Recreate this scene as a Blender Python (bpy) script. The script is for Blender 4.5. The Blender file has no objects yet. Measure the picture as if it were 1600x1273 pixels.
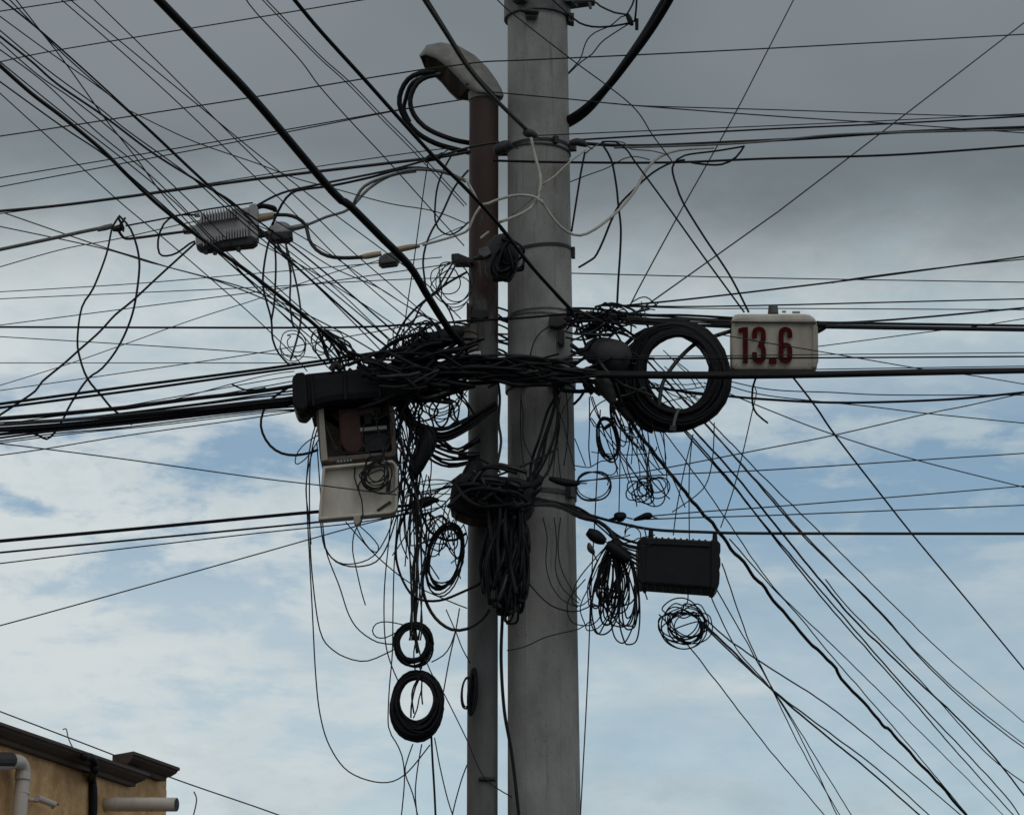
import bpy, bmesh, math, random
from mathutils import Vector, Matrix, noise as mnoise
R = math.radians
rnd = random.Random(7); rnd2 = random.Random(3)
scene = bpy.context.scene
col = scene.collection

# ------------------------------------------------------------------ camera
FPX, PITCH, EYE = 5050.0, R(15.0), 1.6
cam_d = bpy.data.cameras.new('camera'); cam = bpy.data.objects.new('camera', cam_d); col.objects.link(cam)
cam.location = (0, 0, EYE); cam.rotation_euler = (math.pi/2 + PITCH, 0, 0)
cam_d.sensor_fit = 'HORIZONTAL'; cam_d.sensor_width = 36.0; cam_d.lens = 36.0*FPX/1600.0
cam_d.clip_start = 0.05; cam_d.clip_end = 3000
scene.camera = cam
scene.view_settings.view_transform = 'Standard'; scene.view_settings.look = 'None'
scene.view_settings.exposure = 0.0; scene.view_settings.gamma = 1.0

# ------------------------------------------------------------------ sky + sun
SUN_EL, SUN_AZ = R(50), R(160)          # azimuth from +Y towards +X (negative: left of the picture)
world = bpy.data.worlds.new('World'); scene.world = world; world.use_nodes = True
NT = world.node_tree; N = NT.nodes; L = NT.links; N.clear()
def nd(t, **kw):
    n = N.new(t)
    for k, v in kw.items(): setattr(n, k, v)
    return n
def mth(op, a, b=None, clamp=False):
    n = nd('ShaderNodeMath', operation=op, use_clamp=clamp)
    for i, v in enumerate((a, b)):
        if v is None: continue
        if isinstance(v, (int, float)): n.inputs[i].default_value = v
        else: L.new(v, n.inputs[i])
    return n.outputs[0]
def mixc(f, a, b):
    n = nd('ShaderNodeMix', data_type='RGBA'); n.clamp_factor = True
    for i, v in ((0, f), (6, a), (7, b)):
        if isinstance(v, (int, float)): n.inputs[i].default_value = v
        elif isinstance(v, tuple): n.inputs[i].default_value = (*v, 1)
        else: L.new(v, n.inputs[i])
    return n.outputs[2]
def sstep(v, lo, hi):
    n = nd('ShaderNodeMapRange', interpolation_type='SMOOTHSTEP'); n.inputs[1].default_value = lo; n.inputs[2].default_value = hi
    L.new(v, n.inputs[0]); return n.outputs[0]
tc = nd('ShaderNodeTexCoord'); sep = nd('ShaderNodeSeparateXYZ'); L.new(tc.outputs['Generated'], sep.inputs[0])
X, Y, Z = sep.outputs
def wnoise(scale, sx, sz, off, detail=5, rough=.55, dist=0.0):
    mp = nd('ShaderNodeMapping'); mp.inputs['Scale'].default_value = (sx, sx, sz); mp.inputs['Location'].default_value = off
    L.new(tc.outputs['Generated'], mp.inputs[0])
    n = nd('ShaderNodeTexNoise'); n.inputs['Scale'].default_value = scale; n.inputs['Detail'].default_value = detail
    n.inputs['Roughness'].default_value = rough; n.inputs['Distortion'].default_value = dist
    L.new(mp.outputs[0], n.inputs['Vector']); return n.outputs[0]
sky = nd('ShaderNodeTexSky'); sky.sky_type = 'NISHITA'; sky.sun_disc = False
sky.sun_elevation = SUN_EL; sky.sun_rotation = SUN_AZ; sky.air_density = 1.0; sky.dust_density = 0.6
blue = nd('ShaderNodeMix', data_type='RGBA', blend_type='MULTIPLY'); blue.inputs[0].default_value = 1
L.new(sky.outputs[0], blue.inputs[6]); blue.inputs[7].default_value = (.88, .95, .90, 1)
n1 = wnoise(13, 1, 3.2, (3.1, 0, 1.7), 6, .58, .3)          # large cloud forms
n2 = wnoise(24, 1, 2.4, (0.4, 2, 0.3), 6, .6, .2)          # finer puffs
n3 = wnoise(5, 1, 1.6, (7.7, 1, 4.2), 3, .5)
zz = mth('ADD', Z, mth('ADD', mth('MULTIPLY', mth('SUBTRACT', n3, .5), .05), mth('MULTIPLY', mth('SUBTRACT', n2, .5), .022)))
zz = mth('ADD', zz, mth('MULTIPLY', X, -.005))
# bright cloud veil, greyer to the right, with a soft modelling
tone = mth('ADD', mth('ADD', mth('MULTIPLY', n2, .55), mth('MULTIPLY', n3, .5)), mth('MULTIPLY', X, -.62))
n5 = wnoise(60, 1, 2.0, (2.4, 3, 6.3), 6, .62, .3)
tone = mth('ADD', tone, mth('MULTIPLY', mth('SUBTRACT', n5, .5), .4))
white = mixc(sstep(tone, .30, .72), (4.0, 5.0, 5.6), (6.3, 6.85, 6.95))
# breaks of blue, low in the sky
brk = mth('ADD', mth('ADD', mth('ADD', mth('MULTIPLY', n1, .6), mth('MULTIPLY', n2, .42)), mth('MULTIPLY', n5, .24)), mth('MULTIPLY', X, .50))
blue_f = mth('MULTIPLY', sstep(brk, .56, .70), mth('SUBTRACT', 1.0, sstep(Z, .245, .285)))
blue_f = mth('MULTIPLY', blue_f, mth('ADD', .5, mth('MULTIPLY', sstep(Z, .19, .235), .4)))
lay1 = mixc(blue_f, white, blue.outputs[2])
# dark rain cloud overhead
n4 = wnoise(6, 1, 1.8, (1.3, 5, 2.2), 3, .45)
darkc = mixc(sstep(n4, .3, .72), (1.38, 1.68, 1.86), (2.25, 2.55, 2.76))
dk = sstep(zz, .279, .334)
lay2 = mixc(dk, lay1, darkc)
# the overcast behind the viewer and overhead is thick and dull
dull = mixc(sstep(Z, .40, .62), lay2, (2.8, 2.95, 3.1))
back = mth('SUBTRACT', 1.0, sstep(Y, .0, .55))
dull2 = mixc(mth('MULTIPLY', back, .85), dull, (4.5, 4.62, 4.75))
bg = nd('ShaderNodeBackground'); bg.inputs[1].default_value = 0.1
out = nd('ShaderNodeOutputWorld'); L.new(dull2, bg.inputs[0]); L.new(bg.outputs[0], out.inputs[0])

sun_d = bpy.data.lights.new('sun', 'SUN'); sun = bpy.data.objects.new('sun', sun_d); col.objects.link(sun)
sun_d.energy = 0.32; sun_d.angle = R(25); sun_d.color = (1, .96, .9)
sv = Vector((math.cos(SUN_EL)*math.sin(SUN_AZ), math.cos(SUN_EL)*math.cos(SUN_AZ), math.sin(SUN_EL)))
sun.rotation_euler = (-sv).to_track_quat('-Z', 'Y').to_euler()

# ------------------------------------------------------------------ helpers
CP, SP = math.cos(PITCH), math.sin(PITCH)
def ray(x, y):
    a, b = (x-800.0)/FPX, (636.5-y)/FPX
    return Vector((a, CP - b*SP, SP + b*CP))
def at(x, y, d):                       # a point at ground distance d seen in the photograph's direction x, y
    r = ray(x, y); t = d/r.y
    return Vector((r.x*t, d, EYE + r.z*t))
def mpp(d): return d/CP/FPX            # metres per photograph pixel at distance d

def mat(name, color, rough=.6, metal=0.0, nscale=0, namp=.3, color2=None, bump=0, spec=.5, nz=1.0):
    m = bpy.data.materials.new(name); m.use_nodes = True
    t = m.node_tree; b = t.nodes['Principled BSDF']
    b.inputs['Base Color'].default_value = (*color, 1); b.inputs['Roughness'].default_value = rough
    b.inputs['Metallic'].default_value = metal; b.inputs['Specular IOR Level'].default_value = spec
    if nscale:
        tcn = t.nodes.new('ShaderNodeTexCoord'); mp = t.nodes.new('ShaderNodeMapping'); mp.inputs['Scale'].default_value = (1, 1, nz)
        t.links.new(tcn.outputs['Object'], mp.inputs[0])
        n = t.nodes.new('ShaderNodeTexNoise'); n.inputs['Scale'].default_value = nscale; n.inputs['Detail'].default_value = 8; n.inputs['Roughness'].default_value = .65
        t.links.new(mp.outputs[0], n.inputs['Vector'])
        r = t.nodes.new('ShaderNodeValToRGB'); r.color_ramp.elements[0].position = .5-namp*.5; r.color_ramp.elements[1].position = .5+namp*.5
        r.color_ramp.elements[0].color = (*color, 1); r.color_ramp.elements[1].color = (*(color2 or color), 1)
        t.links.new(n.outputs[0], r.inputs[0]); t.links.new(r.outputs[0], b.inputs['Base Color'])
        if bump:
            bp = t.nodes.new('ShaderNodeBump'); bp.inputs['Strength'].default_value = bump; bp.inputs['Distance'].default_value = .01
            n2 = t.nodes.new('ShaderNodeTexNoise'); n2.inputs['Scale'].default_value = nscale*4; n2.inputs['Detail'].default_value = 6
            t.links.new(mp.outputs[0], n2.inputs['Vector'])
            t.links.new(n2.outputs[0], bp.inputs['Height']); t.links.new(bp.outputs[0], b.inputs['Normal'])
    return m
M = {
 'k': mat('black_sheath', (.004, .005, .007), .55, nscale=30, color2=(.009, .010, .013), spec=.2),
 'b': mat('weathered_black_sheath', (.010, .012, .014), .55, nscale=25, color2=(.022, .026, .028), spec=.3),
 'g': mat('dull_green_sheath', (.020, .024, .020), .6, nscale=20, color2=(.05, .055, .045), spec=.3),
 's': mat('grey_sheath', (.10, .105, .105), .5, nscale=30, color2=(.17, .175, .17)),
 'w': mat('off_white_sheath', (.36, .35, .31), .5, nscale=22, color2=(.50, .49, .45)),
 'plastic': mat('black_plastic', (.005, .006, .009), .55, nscale=18, color2=(.009, .010, .014), spec=.2),
 'conc': mat('cast_concrete', (.155, .15, .137), .9, nscale=7, namp=.42, color2=(.29, .28, .255), bump=.7, nz=.22),
 'rust': None,
 'alu': mat('cast_aluminium', (.11, .113, .105), .65, .1, nscale=14, namp=.45, color2=(.27, .272, .25), bump=.3),
 'dark': mat('dark_interior', (.018, .019, .024), .7, nscale=20, color2=(.035, .036, .04)),
 'steel': mat('galvanised_steel', (.06, .063, .065), .5, .4, nscale=20, color2=(.11, .112, .112)),
 'brkt': mat('dark_bracket_steel', (.018, .019, .022), .55, .3, nscale=25, color2=(.035, .034, .034)),
 'beige': mat('aged_beige_plastic', (.27, .25, .195), .6, nscale=12, namp=.4, color2=(.45, .425, .355), nz=.25),
 'lid': mat('stained_lid_plastic', (.42, .39, .32), .55, nscale=11, namp=.42, color2=(.66, .63, .55), nz=.4),
 'inner': mat('grimy_cabinet_lining', (.070, .058, .048), .75, nscale=14, namp=.45, color2=(.21, .18, .15)),
 'k2': mat('dusty_black_sheath', (.008, .009, .011), .42, nscale=22, namp=.5, color2=(.020, .021, .022), spec=.4),
 'redp': mat('oxide_red_plate', (.032, .010, .008), .7, nscale=10, namp=.5, color2=(.075, .026, .019)),
 'red': mat('dark_red_paint', (.052, .006, .007), .8, nscale=20, color2=(.078, .009, .010), spec=.05),
 'amp': mat('die_cast_housing', (.24, .245, .255), .55, .15, nscale=15, namp=.45, color2=(.36, .365, .375)),
 'tan': mat('tan_fitting', (.30, .24, .15), .5, .2, nscale=15, color2=(.38, .31, .20)),
 'tag': mat('white_tag', (.62, .62, .62), .5, nscale=30, color2=(.70, .70, .70)),
 'asphalt': mat('asphalt', (.045, .045, .047), .9, nscale=2, color2=(.06, .06, .06), bump=.3),
 'stucco': mat('ochre_stucco', (.46, .27, .12), .9, nscale=7, namp=.32, color2=(.78, .52, .27), bump=.6),
 'cornice': mat('brown_painted_moulding', (.050, .036, .031), .75, nscale=7, namp=.6, color2=(.088, .064, .055), bump=.3),
 'pvc': mat('greyed_pvc_pipe', (.47, .43, .39), .5, nscale=5, namp=.6, color2=(.58, .54, .49)),
}
def concrete_mat():
    m = bpy.data.materials.new('weathered_cast_concrete'); m.use_nodes = True; t = m.node_tree; b = t.nodes['Principled BSDF']; Ln = t.links.new
    tcn = t.nodes.new('ShaderNodeTexCoord')
    def nz(sc, det, ro, k):
        mp = t.nodes.new('ShaderNodeMapping'); mp.inputs['Scale'].default_value = sc; Ln(tcn.outputs['Object'], mp.inputs[0])
        n = t.nodes.new('ShaderNodeTexNoise'); n.inputs['Scale'].default_value = k; n.inputs['Detail'].default_value = det; n.inputs['Roughness'].default_value = ro
        Ln(mp.outputs[0], n.inputs['Vector']); return n.outputs[0]
    def rng(v, a, c):
        r = t.nodes.new('ShaderNodeMapRange'); Ln(v, r.inputs[0]); r.inputs[1].default_value = a; r.inputs[2].default_value = c; return r.outputs[0]
    def mix(f, a, c):
        x = t.nodes.new('ShaderNodeMix'); x.data_type = 'RGBA'; Ln(f, x.inputs[0])
        for i, v in ((6, a), (7, c)):
            if isinstance(v, tuple): x.inputs[i].default_value = (*v, 1)
            else: Ln(v, x.inputs[i])
        return x.outputs[2]
    c = mix(rng(nz((1, 1, .5), 8, .65, 6), .34, .66), (.215, .222, .212), (.355, .362, .345))
    c = mix(rng(nz((1, 1, .07), 6, .7, 16), .56, .72), c, (.115, .116, .108))          # old water stains
    c = mix(rng(nz((1, 1, .10), 5, .6, 9), .64, .76), c, (.36, .355, .335))            # lime runs
    c = mix(rng(nz((1, 1, .25), 6, .7, 5), .61, .72), c, (.15, .10, .065))             # faint rust bleeding
    pit = rng(nz((1, 1, 1), 3, .5, 130), .66, .72); c = mix(pit, c, (.09, .09, .085))
    Ln(c, b.inputs['Base Color']); b.inputs['Roughness'].default_value = .92
    bp = t.nodes.new('ShaderNodeBump'); bp.inputs['Strength'].default_value = .6; bp.inputs['Distance'].default_value = .006; Ln(nz((1, 1, 1), 8, .7, 40), bp.inputs['Height']); Ln(bp.outputs[0], b.inputs['Normal'])
    return m
M['conc'] = concrete_mat()
def rust_mat():
    m = bpy.data.materials.new('rusted_conduit_steel'); m.use_nodes = True; t = m.node_tree; b = t.nodes['Principled BSDF']; Ln = t.links.new
    tcn = t.nodes.new('ShaderNodeTexCoord'); sp = t.nodes.new('ShaderNodeSeparateXYZ'); Ln(tcn.outputs['Object'], sp.inputs[0])
    n = t.nodes.new('ShaderNodeTexNoise'); n.inputs['Scale'].default_value = 9; n.inputs['Detail'].default_value = 9; n.inputs['Roughness'].default_value = .78
    mp = t.nodes.new('ShaderNodeMapping'); mp.inputs['Scale'].default_value = (1.6, 1.6, .45); Ln(tcn.outputs['Object'], mp.inputs[0]); Ln(mp.outputs[0], n.inputs['Vector'])
    a = t.nodes.new('ShaderNodeMath'); a.operation = 'MULTIPLY_ADD'; Ln(n.outputs[0], a.inputs[0]); a.inputs[1].default_value = 3.2; Ln(sp.outputs[2], a.inputs[2])
    mr = t.nodes.new('ShaderNodeMapRange'); Ln(a.outputs[0], mr.inputs[0]); mr.inputs[1].default_value = 7.05; mr.inputs[2].default_value = 7.4   # rust where the coating wore off
    r1 = t.nodes.new('ShaderNodeMix'); r1.data_type = 'RGBA'; Ln(n.outputs[0], r1.inputs[0]); r1.inputs[6].default_value = (.018, .010, .008, 1); r1.inputs[7].default_value = (.055, .026, .017, 1)
    r2 = t.nodes.new('ShaderNodeMix'); r2.data_type = 'RGBA'; Ln(n.outputs[0], r2.inputs[0]); r2.inputs[6].default_value = (.035, .036, .038, 1); r2.inputs[7].default_value = (.20, .20, .195, 1)
    mx = t.nodes.new('ShaderNodeMix'); mx.data_type = 'RGBA'; Ln(mr.outputs[0], mx.inputs[0]); Ln(r2.outputs[2], mx.inputs[6]); Ln(r1.outputs[2], mx.inputs[7])
    Ln(mx.outputs[2], b.inputs['Base Color']); b.inputs['Roughness'].default_value = .6; b.inputs['Metallic'].default_value = .1
    bp = t.nodes.new('ShaderNodeBump'); bp.inputs['Strength'].default_value = .4; bp.inputs['Distance'].default_value = .01; Ln(n.outputs[0], bp.inputs['Height']); Ln(bp.outputs[0], b.inputs['Normal'])
    return m
M['rust'] = rust_mat()

def obj(name, verts, faces, m, parent=None, smooth=False):
    me = bpy.data.meshes.new(name); me.from_pydata([tuple(v) for v in verts], [], faces); me.update()
    o = bpy.data.objects.new(name, me); col.objects.link(o); me.materials.append(M[m] if isinstance(m, str) else m)
    if smooth:
        for p in me.polygons: p.use_smooth = True
    if parent: o.parent = parent; o.matrix_parent_inverse = Matrix.Translation(-parent.location)
    return o
def tag(o, label, cat, group=None):
    o['label'] = label; o['category'] = cat
    if group: o['group'] = group
    return o
def thing(name, label, cat, loc, group=None):
    o = bpy.data.objects.new(name, None); col.objects.link(o); o.location = loc; o.empty_display_size = .05
    return tag(o, label, cat, group)
class MB:
    def __init__(s): s.v = []; s.f = []
    def add(s, v, f):
        k = len(s.v); s.v += [Vector(a) for a in v]; s.f += [tuple(i+k for i in q) for q in f]; return s
    def bm(s, b):
        b.verts.index_update(); s.add([v.co.copy() for v in b.verts], [[v.index for v in f.verts] for f in b.faces]); b.free(); return s
    def build(s, name, m, parent=None, smooth=False): return obj(name, s.v, s.f, m, parent, smooth)

def catmull(P, n):
    out = []; m = len(P)
    for i in range(m-1):
        p0, p1, p2, p3 = P[max(i-1, 0)], P[i], P[i+1], P[min(i+2, m-1)]
        k = n if isinstance(n, int) else n[i]
        for j in range(k):
            t = j/k; t2, t3 = t*t, t*t*t
            out.append(.5*((2*p1) + (p2-p0)*t + (2*p0-5*p1+4*p2-p3)*t2 + (3*p1-p0-3*p2+p3)*t3))
    out.append(P[-1]); return out
def tube(P, rad, sides=6, cap=True):
    n = len(P); rs = rad if isinstance(rad, (list, tuple)) else [rad]*n
    vs, fs = [], []; T = []
    for i in range(n):
        d = P[min(i+1, n-1)] - P[max(i-1, 0)]
        T.append(d.normalized() if d.length > 1e-9 else Vector((0, 0, 1)))
    a = T[0].cross(Vector((0.13, .7, .71))); a = a.normalized() if a.length > 1e-6 else Vector((1, 0, 0))
    for i in range(n):
        a = (a - T[i]*a.dot(T[i])); a = a.normalized() if a.length > 1e-6 else T[i].orthogonal().normalized()
        b = T[i].cross(a)
        for k in range(sides):
            w = 2*math.pi*k/sides; vs.append(P[i] + (a*math.cos(w) + b*math.sin(w))*rs[i])
    for i in range(n-1):
        for k in range(sides):
            k2 = (k+1) % sides; fs.append((i*sides+k, i*sides+k2, (i+1)*sides+k2, (i+1)*sides+k))
    if cap: fs.append(tuple(range(sides-1, -1, -1))); fs.append(tuple(range((n-1)*sides, n*sides)))
    return vs, fs
def parse(s): return [tuple(float(c) for c in p.split(',')) for p in s.split()]
def path3(pts, d, smooth=True, step=9.0):
    """photo points -> smooth 3-D run; straight in space between the distances given in d (a number or a list)"""
    if not isinstance(d, (list, tuple)): d = (d, d)
    ln = [0.0]
    for a, b in zip(pts, pts[1:]): ln.append(ln[-1] + math.hypot(b[0]-a[0], b[1]-a[1]))
    tot = ln[-1] or 1; P = []
    for (p, l) in zip(pts, ln):
        if len(p) > 2: P.append(at(p[0], p[1], p[2])); continue
        u = l/tot*(len(d)-1); i = min(int(u), len(d)-2); u -= i
        P.append(at(p[0], p[1], 1/((1-u)/d[i] + u/d[i+1])))
    if len(P) == 2: return P
    return catmull(P, [max(2, int((b-a)/step)) for a, b in zip(ln, ln[1:])]) if smooth else P
def extend(P, pts, far=2.5):
    def edge(p): return p[0] <= 0 or p[0] >= 1600 or p[1] <= 0 or p[1] >= 1273
    if edge(pts[0]): P = [P[0] + (P[0]-P[1]).normalized()*far] + P
    if edge(pts[-1]): P = P + [P[-1] + (P[-1]-P[-2]).normalized()*far]
    return P
WIRES = {}
def wire(label, w, d, pts, m='k', name='overhead_wire', cat='wire', group=None, key=None, wob=0.0):
    pts = parse(pts) if isinstance(pts, str) else pts
    P = extend(path3(pts, d), pts)
    dd = d if isinstance(d, (int, float)) else sum(d)/len(d)
    r = w*.5*mpp(dd)*(.90 if w < 3 else 1)
    if len(P) == 2: P = [P[0].lerp(P[1], i/12) for i in range(13)]
    if wob:
        sd = rnd.random()*90
        P = [p + Vector((mnoise.noise((i*.37+sd, 0, 0)), mnoise.noise((i*.37+sd, 5, 0)), mnoise.noise((i*.37+sd, 9, 0))))*wob*(1 if 1 < i < len(P)-2 else .2) for i, p in enumerate(P)]
    if m == 'k' and w > 2.8 and rnd2.random() < .3: m = 'k2'
    vs, fs = tube(P, r, 6 if w < 6 else 10)
    o = obj(name, vs, fs, m, None, True); tag(o, label, cat, group)
    o['u'] = 0
    del o['u']
    if key: WIRES.setdefault(key, []).append((o, pts))
    return o
ORD = ['first', 'second', 'third', 'fourth', 'fifth', 'sixth', 'seventh', 'eighth', 'ninth', 'tenth', 'eleventh', 'twelfth', 'thirteenth', 'fourteenth', 'fifteenth', 'sixteenth', 'seventeenth', 'eighteenth']
def ordinal(key, template, by, group):
    for i, (o, p) in enumerate(sorted(WIRES.get(key, []), key=lambda q: by(q[1]))):
        o['label'] = template.format(ORD[i]); o['group'] = group
def bevel_poly(outline, d, thick, bev=.008, seg=2, tilt=0.0, inset=None):
    """slab whose front face is the given photo outline standing at distance d, thick metres deep"""
    b = bmesh.new(); P = [at(x, y, d) for x, y in outline]
    fr = [b.verts.new(p) for p in P]; bk = [b.verts.new(p + Vector((0, thick, 0))) for p in P]
    n = len(P); f0 = b.faces.new(fr); b.faces.new(bk[::-1])
    for i in range(n): b.faces.new((fr[i], bk[i], bk[(i+1) % n], fr[(i+1) % n]))
    bmesh.ops.recalc_face_normals(b, faces=b.faces)
    if inset:
        wi, dp = inset
        bmesh.ops.inset_region(b, faces=[f0], thickness=wi, use_even_offset=True)
        ins = bmesh.ops.extrude_face_region(b, geom=[f0]); vv = [e for e in ins['geom'] if isinstance(e, bmesh.types.BMVert)]
        bmesh.ops.translate(b, verts=vv, vec=Vector((0, dp, 0)))
        if f0.is_valid: bmesh.ops.delete(b, geom=[f0], context='FACES_ONLY')
    if bev:
        bmesh.ops.bevel(b, geom=[e for e in b.edges if len(e.link_faces) == 2 and e.calc_face_angle(0) > .3], offset=bev, segments=seg, affect='EDGES', profile=.6)
    return b
def rbox(x0, y0, x1, y1, r=4, seg=3, skew=0.0):
    """rounded rectangle outline in photo pixels; skew = rise of the right side"""
    o = []
    for cx, cy, a in ((x0+r, y1-r, 90), (x0+r, y0+r, 180), (x1-r, y0+r, 270), (x1-r, y1-r, 0)):
        for i in range(seg+1):
            w = R(a + 90*i/seg); px, py = cx + r*math.cos(w), cy + r*math.sin(w)
            o.append((px, py - skew*(px-x0)/(x1-x0)))
    return o
def slab(name, outline, d, thick, m, parent=None, bev=.006, inset=None):
    return MB().bm(bevel_poly(outline, d, thick, bev, 2, 0, inset)).build(name, m, parent)
def lump(name, pts, d, radii, m, parent=None, sides=12):
    """a turned piece along a photo path, radii in photo pixels"""
    pts = parse(pts) if isinstance(pts, str) else pts
    dd = d if isinstance(d, (int, float)) else sum(d)/len(d)
    P = path3(pts, d, False); rr = [r*mpp(dd) for r in radii]
    if len(P) > 3:
        Q = catmull(P, 4); q2 = catmull([Vector((r, 0, 0)) for r in rr], 4)
        P, rr = Q, [max(v.x, .001) for v in q2]
    vs, fs = tube(P, rr, max(sides, 14) if max(radii) > 6 else sides); return obj(name, vs, fs, m, parent, len(P) > 4)

# ------------------------------------------------------------------ ground
g = obj('ground', [(-400, -400, 0), (400, -400, 0), (400, 400, 0), (-400, 400, 0)], [(0, 1, 2, 3)], 'asphalt'); g['kind'] = 'structure'

# ------------------------------------------------------------------ pole
DP = 13.5
c1, c2 = at(840, 60, DP), at(850.3, 1273, DP); r1, r2 = 47.5*mpp(DP)*1.02, 57.3*mpp(DP)*.965
def pole_c(z): u = (z-c1.z)/(c2.z-c1.z); return Vector((c1.x+(c2.x-c1.x)*u, DP, z)), r1+(r2-r1)*u
pole = thing('utility_pole', 'round grey concrete utility pole carrying the whole tangle of cables', 'pole', pole_c(0)[0])
zs = [i*.25 for i in range(0, 40)]; 
P = [pole_c(z)[0] for z in zs]; rr = [pole_c(z)[1] for z in zs]
vs, fs = tube(P, rr, 48); obj('shaft', vs, fs, 'conc', pole, True)
def zat(y, d=DP-.14): return at(840, y, d).z
def band(name, y, h, t, m, tilt=0.0, lugs=(), wavy=0):
    z = zat(y); c, r = pole_c(z); hh = h*mpp(DP)*.5; vs, fs = [], []; n = 48
    for k in range(n):
        a = 2*math.pi*k/n; dz = tilt*math.cos(a)*r + wavy*math.sin(3*a)*.004
        for rad, zz_ in ((r+.0005, -hh), (r+t, -hh), (r+t, hh), (r+.0005, hh)):
            vs.append((c.x+rad*math.cos(a), c.y+rad*math.sin(a), z+zz_+dz))
        for q in range(4): fs.append((k*4+q, k*4+(q+1) % 4, ((k+1) % n)*4+(q+1) % 4, ((k+1) % n)*4+q))
    mb = MB().add(vs, fs)
    for (a, w, hgt, dep) in lugs:
        a = R(a); u = Vector((math.cos(a), math.sin(a), 0)); v = Vector((-u.y, u.x, 0)); cc = Vector((c.x, c.y, z)) + u*(r+t+dep*.5-.003)
        q = [cc + u*sx*dep*.5 + v*sy*w*.5 + Vector((0, 0, sz*hgt*.5)) for sx in (-1, 1) for sy in (-1, 1) for sz in (-1, 1)]
        mb.add(q, [(0, 1, 3, 2), (4, 6, 7, 5), (0, 4, 5, 1), (2, 3, 7, 6), (0, 2, 6, 4), (1, 5, 7, 3)])
    return mb.build(name, m, pole)
band('collar', -12, 56, .016, 'steel', 0, ((-118, .055, .10, .05), (-20, .09, .05, .03)))
band('strap', 217, 5, .004, 'brkt', .03, ((-60, .02, .03, .02), (-10, .03, .03, .03)))
band('strap', 224, 3, .006, 'brkt', -.03)
band('strap', 382, 5, .005, 'brkt', .12, ((-8, .02, .05, .015),))
band('strap', 481, 2.5, .004, 'steel', .05)
band('strap', 488, 2.5, .004, 'steel', -.03)
band('strap', 590, 16, .010, 'brkt', .05, ((-70, .05, .07, .04), (-120, .04, .06, .03)))
band('strap', 765, 7, .006, 'steel', -.04, ((-40, .04, .05, .03),))
slab('bracket', parse('858,494 884,491 886,506 872,511 858,509'), DP-.17, .06, 'brkt', pole, .004)
slab('bracket', parse('874,516 882,517 882,536 877,540 871,533'), DP-.15, .05, 'brkt', pole, .004)
lump('bolt', '814,16 842,19', DP-.20, [4, 4], 'brkt', pole)
slab('bracket', parse('816,16 842,18 838,25 822,26'), DP-.19, .05, 'steel', pole, .003)
slab('bracket', parse('888,8 930,2 930,-8 888,-8'), DP-.02, .06, 'brkt', pole, .004)
lump('bolt', '920,4 923,14', DP-.02, [3, 2.5], 'steel', pole)
slab('bracket', parse('886,20 897,20 897,36 888,34'), DP-.05, .05, 'brkt', pole, .003)

# ------------------------------------------------------------------ conduit riser with weatherhead
DC = 13.42
cc = at(755, 640, DC); rc = 23.4*mpp(DC)
riser = thing('conduit_riser', 'rusty steel conduit pipe with a cast weatherhead beside the concrete pole', 'conduit', (cc.x, DC, 0))
ztop = at(755, 140, DC).z
P = [Vector((cc.x, DC, z)) for z in [i*.2 for i in range(int(ztop/.2)+1)] + [ztop]]
vs, fs = tube(P, rc, 28); obj('pipe', vs, fs, 'rust', riser, True)
# hood: an arched shell turned so that its dark mouth looks down to the left
Nn = parse('657,89 666,85.5 682,91 699,104 717,122 731,138 742,143 765,147 784,151')
Tt = parse('655,87 666,73 688,68.5 715,73 741,88 761,107 775,125 784,140 787,149')
Ff = parse('658,93 663,106 675,117 690,130 703,146 714,156 735,158 765,158 784,157')
dy = [.035, .062, .078, .086, .088, .088, .086, .078, .06]
vs, fs, K = [], [], 14; mv, mf = [], []
for i in range(9):
    a_, t_, b_ = at(*Nn[i], DC-dy[i]), at(*Tt[i], DC), at(*Ff[i], DC+dy[i]*.9); c_ = (a_+b_)*.5
    for k in range(K+1):
        w_ = math.pi*k/K; vs.append(c_ + (t_-c_)*math.sin(w_) + (a_-c_)*math.cos(w_))
    for k in range(K+1):
        w_ = math.pi*k/K; vs.append(c_ + (t_-c_)*math.sin(w_)*.93 + (a_-c_)*math.cos(w_)*.93)
    mv += [c_ + (a_-c_)*.93 + (t_-c_)*.10, c_ + (b_-c_)*.96 + (t_-c_)*.03]
q = 2*(K+1)
for i in range(8):
    for k in range(K):
        fs.append((i*q+k, i*q+k+1, (i+1)*q+k+1, (i+1)*q+k)); fs.append((i*q+K+1+k, (i+1)*q+K+1+k, (i+1)*q+K+2+k, i*q+K+2+k))
    fs.append((i*q, (i+1)*q, (i+1)*q+K+1, i*q+K+1)); fs.append((i*q+K, i*q+2*K+1, (i+1)*q+2*K+1, (i+1)*q+K))
    mf.append((2*i, 2*i+1, 2*i+3, 2*i+2))
for e in (0, 8):
    for k in range(K): fs.append((e*q+k, e*q+k+1, e*q+K+2+k, e*q+K+1+k))
o = obj('weatherhead', vs, fs, 'alu', riser, True)
obj('mouth_shade', mv, mf, 'k', o)  # black sheet across the open mouth, standing in for shade inside the hood
lump('collar', '757,158 757,146', DC, [25.5, 26.5], 'alu', o, 24)
lump('screw', '729,131 731,133', DC-.085, [3, 3], 'dark', o, 8)
slab('clamp', parse('705,396 716,395 738,404 738,411 712,411 705,404'), DC-.09, .07, 'brkt', riser, .006)
slab('clamp', parse('729,470 736,478 736,502 729,500'), DC-.07, .05, 'rust', riser, .004)
slab('clamp', parse('737,482 762,484 764,494 752,500 736,496'), DC-.085, .06, 'brkt', riser, .006)
slab('saddle_plate', parse('721,508 745,506 746,543 738,548 721,538'), DC-.086, .012, 'inner', riser, .003)
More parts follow.
